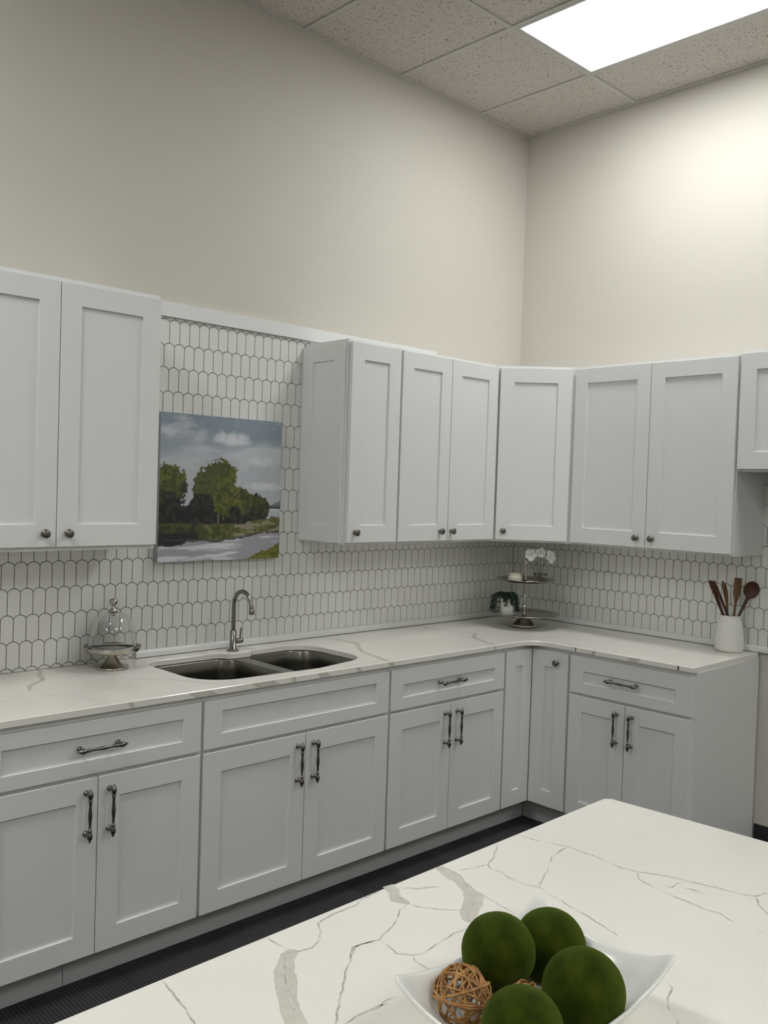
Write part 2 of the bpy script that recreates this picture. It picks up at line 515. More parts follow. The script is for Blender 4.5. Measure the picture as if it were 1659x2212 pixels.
def backsplash(name, label, x_lo, x_hi, z_lo, z_hi, phase, to_world, parent=None):
    bm = bmesh.new()
    g0, g1 = 0.0008, 0.0058
    c = [(x_lo, z_lo), (x_hi, z_lo), (x_hi, z_hi), (x_lo, z_hi)]
    V = [[bm.verts.new(to_world(a, b, d)) for a, b in c] for d in (g0, g1)]
    bm.faces.new(V[1]); bm.faces.new(V[0][::-1])
    loft(bm, V[0], V[1])
    for f in bm.faces: f.material_index = 1
    r0 = int((z_lo - BZ) / TH) - 2; r1 = int((z_hi - BZ) / TH) + 3
    for r in range(r0, r1):
        zt = BZ + r * TH
        ph = phase + (0 if r % 2 == 0 else TW / 2)
        k0 = int((x_lo - ph) / TW) - 1; k1 = int((x_hi - ph) / TW) + 2
        for k in range(k0, k1):
            po = tile_outline(ph + k * TW, zt)
            po = clip(clip(clip(clip(po, 0, x_lo, False), 0, x_hi, True), 1, z_lo, False), 1, z_hi, True)
            q = []
            for p_ in po:
                if not q or (abs(p_[0] - q[-1][0]) + abs(p_[1] - q[-1][1])) > 1e-5: q.append(p_)
            if len(q) > 2 and (abs(q[0][0] - q[-1][0]) + abs(q[0][1] - q[-1][1])) < 1e-5: q.pop()
            if len(q) < 3: continue
            area = 0.5 * sum(q[i - 1][0] * q[i][1] - q[i][0] * q[i - 1][1] for i in range(len(q)))
            if abs(area) < 2e-6: continue
            A = [bm.verts.new(to_world(a, b, g1 - 0.0004)) for a, b in q]
            B = [bm.verts.new(to_world(a, b, g1 + 0.0012)) for a, b in q]
            loft(bm, A, B); bm.faces.new(B)
    fix_normals(bm)
    return tag(mesh_obj(name, bm, ['tile', 'grout']), label, 'tile backsplash')

backsplash('tile_backsplash', 'white arched mosaic tile backsplash on the wall behind the sink', -3.262, -0.0085, 0.9148, 2.2845, -2.9217,
           lambda a, b, d: (a, -d, b))
backsplash('tile_backsplash', 'white arched mosaic tile backsplash on the right wall behind the utensil jar', -2.45, -0.0085, 0.9148, 2.25, -0.2948,
           lambda a, b, d: (-d, a, b))

# ------------------------------------------------------------------ handles and knobs
def pull_mesh(vertical=True, cc=0.128):
    """turned bar pull; centre of the mounting line at the origin, standing out along -y."""
    bm = bmesh.new()
    h = cc / 2; off = -0.030
    ax = (0, 0, 1) if vertical else (1, 0, 0)
    prof = [(0.0015, -h - 0.0195), (0.0036, -h - 0.018), (0.0030, -h - 0.0135), (0.0062, -h - 0.011), (0.0086, -h - 0.004), (0.0086, -h + 0.003), (0.0058, -h + 0.011),
            (0.0044, -h + 0.014), (0.0068, -h + 0.016), (0.0068, -h + 0.019), (0.0046, -h + 0.021), (0.0042, -h + 0.035), (0.0048, -0.02), (0.0066, -0.004), (0.0066, 0.004),
            (0.0048, 0.02), (0.0042, h - 0.035), (0.0046, h - 0.021), (0.0068, h - 0.019), (0.0068, h - 0.016), (0.0044, h - 0.014), (0.0058, h - 0.011), (0.0086, h - 0.003),
            (0.0086, h + 0.004), (0.0062, h + 0.011), (0.0030, h + 0.0135), (0.0036, h + 0.018), (0.0015, h + 0.0195)]
    add_lathe(bm, prof, 14, (0, off, 0), ax)
    for s in (-h, h):
        o = (0, 0, s) if vertical else (s, 0, 0)
        add_lathe(bm, [(0.0095, 0), (0.0095, 0.0025), (0.0060, 0.0055), (0.0045, 0.012), (0.0048, 0.022), (0.0070, 0.028)], 14, o, (0, -1, 0))
    fix_normals(bm)
    me = bpy.data.meshes.new('pull_handle'); bm.to_mesh(me); bm.free(); me.materials.append(MT['pewter'])
    return me
def knob_mesh():
    bm = bmesh.new()
    add_lathe(bm, [(0.0095, 0), (0.0095, 0.002), (0.0065, 0.005), (0.0055, 0.011), (0.0075, 0.015), (0.0145, 0.0175), (0.0158, 0.0205), (0.0150, 0.024), (0.0115, 0.0265), (0.0060, 0.028), (0.001, 0.0285)],
              22, (0, 0, 0), (0, -1, 0))
    fix_normals(bm)
    me = bpy.data.meshes.new('cabinet_knob'); bm.to_mesh(me); bm.free(); me.materials.append(MT['pewter'])
    return me
PULL_V, PULL_H, KNOB = pull_mesh(True), pull_mesh(False), knob_mesh()

def put_handle(kind, parent, x, y, z):
    me = {'v': PULL_V, 'h': PULL_H, 'k': KNOB}[kind]
    o = bpy.data.objects.new('knob' if kind == 'k' else 'handle', me)
    COL.objects.link(o); o.parent = parent; o.location = (x, y, z)
    return o

# ------------------------------------------------------------------ shaker fronts and cabinets
def shaker_bm(x0, x1, z0, z1, yf, th=0.020, sl=0.072, sr=0.072, rt_=0.074, rb=0.074, rec=0.0085):
    bm = bmesh.new()
    c = 0.0013
    def ring(a0, a1, b0, b1, y): return [bm.verts.new(p) for p in ((a0, y, b0), (a1, y, b0), (a1, y, b1), (a0, y, b1))]
    back = ring(x0, x1, z0, z1, yf + th)
    side = ring(x0, x1, z0, z1, yf + c)
    fr = ring(x0 + c, x1 - c, z0 + c, z1 - c, yf)
    i0 = ring(x0 + sl - c, x1 - sr + c, z0 + rb - c, z1 - rt_ + c, yf)
    i1 = ring(x0 + sl, x1 - sr, z0 + rb, z1 - rt_, yf + c)
    i2 = ring(x0 + sl, x1 - sr, z0 + rb, z1 - rt_, yf + rec)
    bm.faces.new(back)
    for A, B in ((back, side), (side, fr), (fr, i0), (i0, i1), (i1, i2)): loft(bm, A, B)
    bm.faces.new(i2)
    fix_normals(bm)
    return bm

def front(name, root, x0, x1, z0, z1, yf, **kw):
    xc, zc = (x0 + x1) / 2, z0
    bm = shaker_bm(x0 - xc, x1 - xc, 0, z1 - z0, 0, **kw)
    return mesh_obj(name, bm, 'cab', root, loc=(xc, yf, zc)), xc, zc

G = 0.0065
FB, FU = -0.632, -0.327
DZ1, DZ2, DZ3, DZ4 = 0.871, 0.7015, 0.689, 0.124

def base_carcass(root, x0, x1, open_top=False):
    bm = bmesh.new()
    e = 0.0004
    if open_top:
        add_box(bm, x0 + e, x1 - e, -0.6115, -0.5935, 0.114, 0.8905, 0.0008)
        add_box(bm, x0 + e, x0 + 0.018, -0.5935, -0.008, 0.114, 0.8905); add_box(bm, x1 - 0.018, x1 - e, -0.5935, -0.008, 0.114, 0.8905)
        add_box(bm, x0 + 0.018, x1 - 0.018, -0.5935, -0.008, 0.114, 0.130)
    else:
        add_box(bm, x0 + e, x1 - e, -0.6115, -0.008, 0.114, 0.8905, 0.0008)
    add_box(bm, x0 + e, x1 - e, -0.520, -0.008, 0.0, 0.114)
    mesh_obj('cabinet_body', bm, 'cab', root)

def base_cabinet(wall, a, b, split, label, drawer, pulls, drawer_pull=True):
    """a..b along the wall from the viewer's left to right, in that wall's own local x."""
    rot = 0 if wall == 'L' else -PI / 2
    root = thing('base_cabinet', label, 'cabinet', ((a, 0, 0) if wall == 'L' else (0, -a, 0)), rot)
    A, B, S = 0.0, b - a, split - a
    base_carcass(root, A, B, open_top=not drawer_pull)
    top, bot = drawer
    d, xc, zc = front('drawer' if drawer_pull else 'false_drawer_front', root, A + G, B - (G if label.find('end') < 0 else 0.012), DZ2, DZ1, FB, rt_=top, rb=bot)
    if drawer_pull: put_handle('h', d, drawer_pull - a - xc, 0, 0.787 - zc)
    for (u0, u1, hx) in ((A + G, S - 0.0015, pulls[0] - a), (S + 0.0015, B - (G if label.find('end') < 0 else 0.012), pulls[1] - a)):
        dr, xc, zc = front('door', root, u0, u1, DZ4, DZ3, FB, rb=0.073)
        put_handle('v', dr, hx - xc, 0, 0.581 - zc)
    return root

B1, B2, B3, B4 = -0.8372, -1.5929, -2.490, -3.252
base_cabinet('L', B4, B3, -2.869, 'white two-door base cabinet left of the sink, below the glass cake dome', (0.048, 0.046), (-2.909, -2.831), -2.870)
base_cabinet('L', B3, B2, -2.0335, 'wide white two-door sink base cabinet with a plain panel and no drawer pull', (0.041, 0.050), (-2.072, -1.996), None)
base_cabinet('L', B2, B1, -1.2117, 'white base cabinet between the sink cabinet and the folding corner cabinet', (0.066, 0.050), (-1.251, -1.172), -1.224)
base_cabinet('R', 0.8442, 1.470, 1.1475, 'white base cabinet at the right end of the run, below the utensil jar', (0.066, 0.050), (1.1085, 1.1845), 1.1335)

# plain end panel of the right run belongs to the last cabinet
last = [o for o in COL.objects if o.name.startswith('base_cabinet') and 'utensil jar' in o.get('label', '')][0]
mesh_obj('end_panel', box(0.6260 - 0.0002, 0.6285, -0.612, -0.030, 0.0, 0.8905, 0.0006), 'cab', last)

# folding corner base cabinet (L shaped)
root = thing('corner_base_cabinet', 'white L-shaped corner base cabinet with two narrow folding doors', 'cabinet', (0, 0, 0))
bm = bmesh.new()
e = 0.0005
outl = [Vector(p) for p in ((-0.8372 + e, -0.008), (-0.8372 + e, -0.6115), (-0.6115, -0.6115), (-0.6115, -0.8442 + e), (-0.008, -0.8442 + e), (-0.008, -0.008))]
lo = loop_verts(bm, outl, 0.114); hi = loop_verts(bm, outl, 0.8905); loft(bm, lo, hi); fill(bm, [lo]); fill(bm, [hi])
outl = [Vector(p) for p in ((-0.8372 + e, -0.008), (-0.8372 + e, -0.520), (-0.520, -0.520), (-0.520, -0.8442 + e), (-0.008, -0.8442 + e), (-0.008, -0.008))]
lo = loop_verts(bm, outl, 0.0); hi = loop_verts(bm, outl, 0.114); loft(bm, lo, hi); fill(bm, [lo]); fill(bm, [hi])
fix_normals(bm)
mesh_obj('cabinet_body', bm, 'cab', root)
front('door', root, -0.8372 + G, -0.6335, DZ4, DZ1, FB, sl=0.075, sr=0.073, rt_=0.076)
d, xc, zc = front('door', root, 0.6335, 0.8442 - G, DZ4, DZ1, FB, sl=0.073, sr=0.072, rt_=0.076)
# turn the second leaf to face the room from the right wall
d.rotation_euler = (0, 0, -PI / 2); d.location = (FB, -xc, zc)
put_handle('k', d, 0.779 - xc, 0, 0.822 - zc)

# ---- wall cabinets
UB, UT = 1.380, 2.2558
def wall_cabinet(wall, a, b, doors, label, z0=UB, z1=UT, fz0=1.3695, fz1=2.268, knobs=(), nm='wall_cabinet', back=-0.0085):
    rot = 0 if wall == 'L' else -PI / 2
    root = thing(nm, label, 'cabinet', ((a, 0, fz0) if wall == 'L' else (0, -a, fz0)), rot)
    bm = bmesh.new()
    e = 0.0004; W = b - a; t = 0.016; h = fz1 - fz0
    # open-bottomed box: sides, top, recessed floor, face frame
    add_box(bm, e, t, -0.3055, back, 0, h, 0.0006); add_box(bm, W - t, W - e, -0.3055, back, 0, h, 0.0006)
    add_box(bm, t, W - t, -0.3055, back, h - t, h - 0.0003)
    add_box(bm, t, W - t, -0.300, back, 0.012, 0.028)
    add_box(bm, t, W - t, -0.3055, -0.2865, 0, h - t)
    mesh_obj('cabinet_body', bm, 'cab', root)
    for (u0, u1, hx) in doors:
        dr, xc, zc = front('door', root, u0 - a, u1 - a, z0 - fz0, z1 - fz0, FU, rb=0.076)
        if hx is not None: put_handle('k', dr, hx - a - xc, 0, (z0 + 0.045) - fz0 - zc)
    return root

wall_cabinet('L', -3.262, -2.511, [(-3.256, -2.8895, -2.932), (-2.8865, -2.515, -2.851)],
             'white double-door wall cabinet at the far left, left of the landscape painting', 1.3924, 2.2789, 1.3775, 2.2955)
single = wall_cabinet('L', -1.594, -1.2813, [(-1.586, -1.2813 - G, -1.5455)], 'narrow single-door white wall cabinet right of the painting, with a panelled side')
wall_cabinet('L', -1.2813, -0.583, [(-1.2813 + G, -0.9401, -0.995), (-0.9371, -0.5895, -0.915)], 'white double-door wall cabinet between the narrow cabinet and the corner')
wall_cabinet('R', 0.605, 1.4625, [(0.612, 1.0341, 0.992), (1.0371, 1.457, 1.073)], 'white double-door wall cabinet on the right wall above the utensil jar')
wall_cabinet('R', 1.4632, 2.24, [(1.4695, 1.850, None), (1.853, 2.2335, None)], 'short white wall cabinet hung higher, cut off by the right picture edge', 1.758, 2.264, 1.7475, 2.275)
# applied shaker side panel on the narrow cabinet (faces -x)
bm = shaker_bm(0, 0.285, 0, UT - 0.006 - 1.376, 0, th=0.0145, sl=0.074, sr=0.066, rt_=0.072, rb=0.076, rec=0.0075)
o = mesh_obj('side_panel', bm, 'cab', single); o.rotation_euler = (0, 0, -PI / 2); o.location = (-0.0150, -0.0095, 0.0065)

# diagonal corner wall cabinet
root = thing('corner_wall_cabinet', 'white diagonal corner wall cabinet with one door, above the tiered tray', 'cabinet', (0, 0, 1.3695))
bm = bmesh.new()
P1, P2 = Vector((-0.5825, -0.3050)), Vector((-0.3050, -0.6045))
outl = [Vector((-0.0085, -0.0085)), Vector((-0.5825, -0.0085)), P1, P2, Vector((-0.0085, -0.6045))]
h = 2.268 - 1.3695
lo = loop_verts(bm, outl, 0.0); hi = loop_verts(bm, outl, h); loft(bm, lo, hi); fill(bm, [lo]); fill(bm, [hi]); fix_normals(bm)
mesh_obj('cabinet_body', bm, 'cab', root)
dirv = (P2 - P1); Ld = dirv.length; ang = math.atan2(dirv.y, dirv.x)
nrm = Vector((dirv.y, -dirv.x)).normalized()
org = P1 + nrm * 0.0215
dw = 0.362; s0 = (Ld - dw) / 2 - 0.002
bm = shaker_bm(0, dw, 0, UT - UB, 0, rb=0.076)
d = mesh_obj('door', bm, 'cab', root); pos = org + dirv.normalized() * s0
d.location = (pos.x, pos.y, UB - 1.3695); d.rotation_euler = (0, 0, ang)
put_handle('k', d, 0.037, 0, 0.045)

# ---- toe kick boards, trims
def top_box(name, label, cat, x0, x1, y0, y1, z0, z1, m_, bev=0.0008):
    bm = box(x0 - (x0 + x1) / 2, x1 - (x0 + x1) / 2, y0 - (y0 + y1) / 2, y1 - (y0 + y1) / 2, 0, z1 - z0, bev)
    return tag(mesh_obj(name, bm, m_, loc=((x0 + x1) / 2, (y0 + y1) / 2, z0)), label, cat)
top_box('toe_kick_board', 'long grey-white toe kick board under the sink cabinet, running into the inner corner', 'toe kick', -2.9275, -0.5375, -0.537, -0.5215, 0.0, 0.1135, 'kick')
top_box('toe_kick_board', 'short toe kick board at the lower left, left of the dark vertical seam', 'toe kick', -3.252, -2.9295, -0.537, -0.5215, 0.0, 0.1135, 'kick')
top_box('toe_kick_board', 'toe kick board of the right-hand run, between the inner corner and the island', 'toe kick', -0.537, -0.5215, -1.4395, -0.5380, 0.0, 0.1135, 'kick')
top_box('trim_board', 'long flat white board on the wall above the tiles and the painting', 'trim board', -3.262, -0.725, -0.0200, -0.0006, 2.2855, 2.3440, 'trim')

def quarter_round(axis, a, b, label):
    """small rounded trim along the joint of counter and tile."""
    prof = [(0, 0), (0, 0.027), (0.004, 0.0275), (0.009, 0.0255), (0.013, 0.020), (0.0145, 0.013), (0.0145, 0.0)]
    bm = bmesh.new()
    rings = []
    mid = (a + b) / 2
    for s in (a, b):
        ring = []
        for d, z in prof:
            ring.append(bm.verts.new((s - mid, -d, z + 0.0022) if axis == 'x' else (-d, s - mid, z + 0.0022)))
        rings.append(ring)
    loft(bm, rings[0], rings[1]); bm.faces.new(rings[0][::-1]); bm.faces.new(rings[1]); fix_normals(bm)
    loc = (mid, -0.0083, 0.9150) if axis == 'x' else (-0.0083, mid, 0.9150)
    return tag(mesh_obj('trim_moulding', bm, 'trim', loc=loc), label, 'trim')
quarter_round('x', -2.415, -0.024, 'thin white rounded trim strip on the counter behind the sink and tap')
quarter_round('y', -2.45, -0.0090, 'thin white rounded trim strip at the foot of the right-hand tiles behind the jar')

# ------------------------------------------------------------------ worktop with the sink cut-out
CT0, CT1 = 0.892, 0.914
outer = round_poly([(-3.262, -0.0085, 0), (-3.262, -0.6385, 0.004), (-0.6385, -0.6385, 0.105), (-0.6385, -1.4665, 0.004), (-0.0085, -1.4665, 0.003), (-0.0085, -0.0085, 0)], 8)
hole = round_poly([(-2.436, -0.098, 0.075), (-2.430, -0.545, 0.150), (-1.930, -0.572, 0.15), (-1.622, -0.515, 0.13), (-1.632, -0.105, 0.12), (-1.925, -0.118, 0.03),
                   (-1.945, -0.140, 0.03), (-2.050, -0.140, 0.03), (-2.078, -0.098, 0.03)], 8)
bm = slab(outer, [hole], CT0, CT1, 0.0025)
rnd = random.Random(5)
Zt = CT1 + 0.00025
# broad soft bands (x, y, width)
add_ribbon(bm, [(-2.80, -0.020, 0.012), (-2.84, -0.10, 0.020), (-2.86, -0.18, 0.016), (-2.93, -0.24, 0.020), (-2.965, -0.32, 0.006)], 0.02, Zt, 1 + 1, 0.12, rnd)
add_ribbon(bm, [(-1.47, -0.055, 0.010), (-1.44, -0.14, 0.022), (-1.44, -0.25, 0.030), (-1.50, -0.33, 0.018), (-1.56, -0.42, 0.022), (-1.60, -0.60, 0.020), (-1.61, -0.635, 0.03)], 0.02, Zt, 2, 0.12, rnd)
add_ribbon(bm, [(-0.80, -0.03, 0.008), (-0.84, -0.14, 0.022), (-0.80, -0.22, 0.010), (-0.74, -0.36, 0.014), (-0.85, -0.44, 0.028), (-0.90, -0.56, 0.016), (-0.93, -0.635, 0.012)], 0.02, Zt, 2, 0.12, rnd)
add_ribbon(bm, [(-1.97, -0.03, 0.012), (-1.93, -0.075, 0.022), (-1.885, -0.112, 0.024)], 0.02, Zt, 2, 0.12, rnd)
for vv in ([(-2.96, -0.36), (-2.93, -0.43), (-2.87, -0.47), (-2.86, -0.53), (-2.84, -0.63)], [(-2.78, -0.16), (-2.68, -0.21), (-2.55, -0.24), (-2.45, -0.27)],
           [(-2.62, -0.34), (-2.50, -0.42), (-2.42, -0.55), (-2.36, -0.63)], [(-1.44, -0.2), (-1.32, -0.28), (-1.2, -0.30), (-1.08, -0.38), (-1.0, -0.5), (-0.95, -0.63)],
           [(-0.76, -0.30), (-0.62, -0.33), (-0.50, -0.36), (-0.40, -0.45), (-0.34, -0.60)], [(-0.55, -0.62), (-0.42, -0.78), (-0.40, -0.95), (-0.33, -1.10), (-0.27, -1.28), (-0.20, -1.46)],
           [(-0.60, -1.08), (-0.50, -1.16), (-0.46, -1.28), (-0.40, -1.40), (-0.37, -1.46)], [(-0.63, -0.86), (-0.55, -0.93), (-0.54, -1.03), (-0.60, -1.08)],
           [(-1.62, -0.60), (-1.72, -0.59), (-1.80, -0.61), (-1.86, -0.635)], [(-3.2, -0.5), (-3.1, -0.42), (-2.98, -0.35)]):
    add_ribbon(bm, vv, 0.0028, Zt, 1, 0.4, rnd)
# the same bands turning down over the polished front edge
def edge_patch(bm, axis, a, b, mi, rnd):
    n = 6; lo_, hi_ = [], []
    for i in range(n + 1):
        s = a + (b - a) * i / n
        sl = (b - a) * 0.35
        p0 = (s + sl + rnd.uniform(-.004, .004), CT0 + 0.0005); p1 = (s + rnd.uniform(-.003, .003), CT1 - 0.0026)
        if axis == 'x':
            lo_.append(bm.verts.new((p0[0], -0.6388, p0[1]))); hi_.append(bm.verts.new((p1[0], -0.6388, p1[1])))
        else:
            lo_.append(bm.verts.new((-0.6388, p0[0], p0[1]))); hi_.append(bm.verts.new((-0.6388, p1[0], p1[1])))
    for i in range(n):
        q = (lo_[i], lo_[i + 1], hi_[i + 1], hi_[i])
        f = bm.faces.new(q if axis == 'x' else q[::-1]); f.material_index = mi
for a, b in ((-2.56, -2.47), (-2.30, -2.20), (-2.12, -2.10), (-1.99, -1.94), (-1.80, -1.77), (-1.62, -1.585), (-0.94, -0.92), (-2.78, -2.76)): edge_patch(bm, 'x', a, b, 2, rnd)
for a, b in ((-0.885, -0.88), (-0.99, -0.975), (-1.22, -1.17), (-1.40, -1.395)): edge_patch(bm, 'y', a, b, 2, rnd)
tag(mesh_obj('countertop', bm, ['quartz', 'vein', 'band']), 'L-shaped white quartz worktop with faint grey veins along both walls', 'countertop')

# ---- undermount double bowl sink
SX, SY = -2.03, -0.335
root = thing('kitchen_sink', 'undermounted stainless steel double bowl sink set in the worktop', 'sink', (SX, SY, 0.70))
def shift(pts): return [Vector((p[0] - SX, p[1] - SY)) for p in pts]
flo = shift(offset_loop(hole, -0.022))
bowlL = shift(round_poly([(-2.425, -0.108, 0.07), (-2.42, -0.535, 0.13), (-2.03, -0.560, 0.07), (-2.03, -0.158, 0.06), (-2.085, -0.112, 0.04)], 8))
bowlR = shift(round_poly([(-1.972, -0.158, 0.05), (-1.972, -0.556, 0.06), (-1.632, -0.505, 0.12), (-1.642, -0.116, 0.11), (-1.92, -0.128, 0.04)], 8))
bm = bmesh.new()
zf = 0.8905 - 0.70
o1 = loop_verts(bm, flo, zf); a1 = loop_verts(bm, bowlL, zf); b1 = loop_verts(bm, bowlR, zf)
fill(bm, [o1, a1, b1])
def bowl_down(loop, top):
    prev = top
    for d, z in ((0.002, zf - 0.004), (0.006, zf - 0.05), (0.012, zf - 0.13), (0.018, zf - 0.155), (0.034, zf - 0.172), (0.06, zf - 0.178)):
        L = loop_verts(bm, offset_loop(loop, d), z)
        loft(bm, prev, L, smooth=True); prev = L
    fill(bm, [prev])
bowl_down(bowlL, a1); bowl_down(bowlR, b1)
fix_normals(bm)
mesh_obj('sink_bowls', bm, 'sink', root)
for cx in (-2.23, -1.81):
    bm = bmesh.new()
    add_lathe(bm, [(0.043, 0.0), (0.045, 0.003), (0.036, 0.004), (0.030, 0.001)], 24, (cx - SX, -0.33 - SY, zf - 0.1775)); fix_normals(bm)
    mesh_obj('drain', bm, 'steel', root)

# ---- tap
root = thing('kitchen_tap', 'brushed steel gooseneck tap standing behind the double sink', 'tap', (-2.0, -0.085, CT1))
bm = bmesh.new()
add_lathe(bm, [(0.0250, 0.0003), (0.0250, 0.005), (0.0235, 0.007), (0.0135, 0.0072), (0.0135, 0.086), (0.0125, 0.0875), (0.009, 0.0875)], 28); fix_normals(bm)
mesh_obj('tap_body', bm, 'steel', root)
bm = bmesh.new()
R_ = 0.062
path = [(0, 0, 0.086), (0, 0, 0.14), (0, 0, 0.195)]
for i in range(1, 13):
    t = PI * 0.93 * i / 12
    path.append((0, -R_ + R_ * math.cos(t), 0.195 + R_ * 1.02 * math.sin(t)))
lastp = path[-1]
path.append((0, lastp[1] - 0.004, lastp[2] - 0.016))
add_tube(bm, catmull(path, 3), 0.0088, 16); fix_normals(bm)
sp = mesh_obj('spout', bm, 'steel', root, smooth=False)
bm = bmesh.new()
add_lathe(bm, [(0.0100, 0), (0.0112, 0.002), (0.0115, 0.022), (0.0105, 0.024), (0.008, 0.024)], 20, path[-1], (0, -0.14, -1)); fix_normals(bm)
mesh_obj('aerator', bm, 'steel', sp)
bm = bmesh.new()
add_lathe(bm, [(0.0085, 0.012), (0.0085, 0.022), (0.0115, 0.0222), (0.0115, 0.046), (0.010, 0.048), (0.001, 0.048)], 22, (0, 0, 0.040), (1, 0, 0))
fix_normals(bm)
lv = mesh_obj('handle', bm, 'steel', root)
bm = bmesh.new()
add_tube(bm, [(0.036, 0, 0.048), (0.037, 0.001, 0.066), (0.041, 0.003, 0.088), (0.0425, 0.004, 0.094)], 0.0036, 10, radii=[0.003, 0.0034, 0.0042, 0.0040]); fix_normals(bm)
mesh_obj('lever', bm, 'steel', lv)

# ------------------------------------------------------------------ canvas painting
def fbm(x, y, s=1.0, o=4, seed=0.0):
    v = 0; a = 0.5; f = s
    for _ in range(o):
        v += a * noise.noise(Vector((x * f, y * f, seed))); a *= 0.5; f *= 2.05
    return v
def mixc(a, b, t):
    t = max(0, min(1, t)); return tuple(a[i] * (1 - t) + b[i] * t for i in range(3))
def sstep(a, b, x):
    t = max(0, min(1, (x - a) / (b - a))); return t * t * (3 - 2 * t)
def paint(u, v):
    n1 = fbm(u * 0.8 + 4, v * 1.6, 3.5, 5); n2 = fbm(u, v, 14, 4, 2.2); n3 = fbm(u, v, 40, 3, 5.0)
    # sky: grey-blue above, pale cloud below
    c = mixc((118, 129, 140), (158, 161, 168), sstep(0.05, 0.35, v + n1 * 0.25))
    c = mixc(c, (168, 171, 177), sstep(-0.02, 0.30, n1 + 0.10 - abs(v - 0.30) * 0.9))
    c = mixc(c, (184, 186, 190), sstep(0.55, 1.05, 1 - math.hypot((u - 0.58) / 0.26, (v - 0.155 + n2 * 0.03) / 0.075) + n2 * 0.5 + 0.35))
    c = mixc(c, (180, 182, 187), sstep(0.6, 1.05, 1 - math.hypot((u - 0.82) / 0.22, (v - 0.30 + n2 * 0.03) / 0.06) + n2 * 0.5 + 0.3))
    c = mixc(c, (182, 184, 189), sstep(0.6, 1.05, 1 - math.hypot((u - 0.86) / 0.30, (v - 0.48 + n2 * 0.03) / 0.05) + n2 * 0.5 + 0.3))
    c = mixc(c, (150, 152, 158), sstep(0.1, 0.4, n2) * 0.35)
    # distant hills on the right
    hz = 0.595 + n2 * 0.02 - 0.02 * math.sin(u * 20)
    if u > 0.76 and hz < v < 0.64: c = mixc((104, 112, 116), (70, 76, 74), sstep(0.60, 0.64, v))
    if u > 0.80 and 0.632 + n2 * 0.01 < v < 0.66: c = (172, 174, 178)
    if u > 0.84 and 0.615 + n2 * .05 < v < 0.635: c = (48, 50, 46)
    # tree masses
    def blob(cu, cv, ru, rv, j=0.9): return 1 - math.hypot((u - cu) / ru, (v - cv) / rv) + n2 * j * 0.5 + n3 * 0.35
    green = mixc((58, 62, 26), (88, 92, 38), sstep(-0.2, 0.3, n2 + n3))
    dark = mixc((26, 25, 27), (46, 46, 43), sstep(-0.1, 0.35, n2 + n3))
    bush = 0.60 + 0.05 * math.sin(u * 23) + n2 * 0.07
    if u < 0.80 and v > 0.55 + (0.06 if 0.16 < u < 0.30 else 0) + n2 * 0.08 and v < 0.76: c = dark
    if blob(0.78, 0.65, 0.12, 0.115) > 0: c = mixc(dark, green, sstep(0.1, -0.1, v - 0.66 + n2 * 0.3) * 0.8)
    if blob(0.05, 0.50, 0.155, 0.16) > 0: c = mixc(dark, green, sstep(0.06, -0.06, v - 0.54 + n2 * 0.25))
    if blob(0.64, 0.585, 0.10, 0.09) > 0: c = mixc(dark, green, 0.75)
    if blob(0.47, 0.43, 0.135, 0.135) > 0: c = mixc((66, 70, 40), green, sstep(-0.10, 0.06, u - 0.44 + n2 * 0.2))
    if blob(0.35, 0.49, 0.10, 0.105) > 0: c = mixc((60, 64, 40), (76, 80, 38), sstep(-0.2, 0.2, n3))
    if blob(0.53, 0.58, 0.115, 0.13) > 0: c = green
    if blob(0.33, 0.60, 0.10, 0.07) > 0.1: c = dark
    if blob(0.60, 0.67, 0.05, 0.05) > 0: c = dark
    if abs(u - 0.465 - 0.02 * (0.8 - v)) < 0.0045 and 0.68 < v < 0.765: c = (120, 108, 84)
    # meadow, shore and water
    shore = 0.855 - 0.055 * sstep(0.45, 1.0, u) + n1 * 0.03
    mead = 0.745 + n2 * 0.03 - 0.05 * sstep(0.6, 1.0, u)
    if v > mead: c = mixc((60, 66, 30), (102, 98, 56), sstep(-0.25, 0.3, n2 + 0.6 * n3 + (u - 0.6) * 0.25))
    if v > mead and u > 0.6 and fbm(u * 0.7, v * 3, 9, 3, 8) > 0.06: c = (122, 118, 100)
    if v > mead and u < 0.32 and v < 0.82 and n2 > -0.02: c = mixc(dark, (58, 60, 34), 0.5)
    if shore - 0.045 < v < shore + 0.012 and u < 0.34 + n2 * 0.2: c = (34, 34, 36)
    if v > shore:
        s = fbm(u * 0.35, v * 3.0, 9, 4, 6.0)
        c = mixc((138, 138, 146), (184, 185, 190), sstep(-0.05, 0.18, s))
        if v < shore + 0.014 + n2 * 0.03: c = (70, 68, 66)
    if u < 0.24 and 0.86 < v < 0.905 + n2 * 0.05 - 0.15 * u: c = (30, 31, 36)
    if (1 - u) * 0.36 + (1 - v) * 1.0 < 0.105 + n2 * 0.05: c = mixc((78, 80, 26), (112, 108, 48), sstep(-0.2, 0.2, n3))
    return c
bm = bmesh.new()
PX0, PX1, PZ0, PZ1, PYF, PYB = -2.3425, -1.7385, 1.2975, 1.9010, -0.0400, -0.0082
pw, ph_, pd = PX1 - PX0, PZ1 - PZ0, PYB - PYF
NG = 230
grid = [[bm.verts.new((i / NG * pw - pw / 2, -pd, j / NG * ph_)) for i in range(NG + 1)] for j in range(NG + 1)]
cl = bm.loops.layers.float_color.new('paint')
cols = [[None] * (NG + 1) for _ in range(NG + 1)]
for j in range(NG + 1):
    for i in range(NG + 1):
        c = paint(i / NG, 1 - j / NG)
        cols[j][i] = srgb(*[min(255, x * 1.16) for x in c])
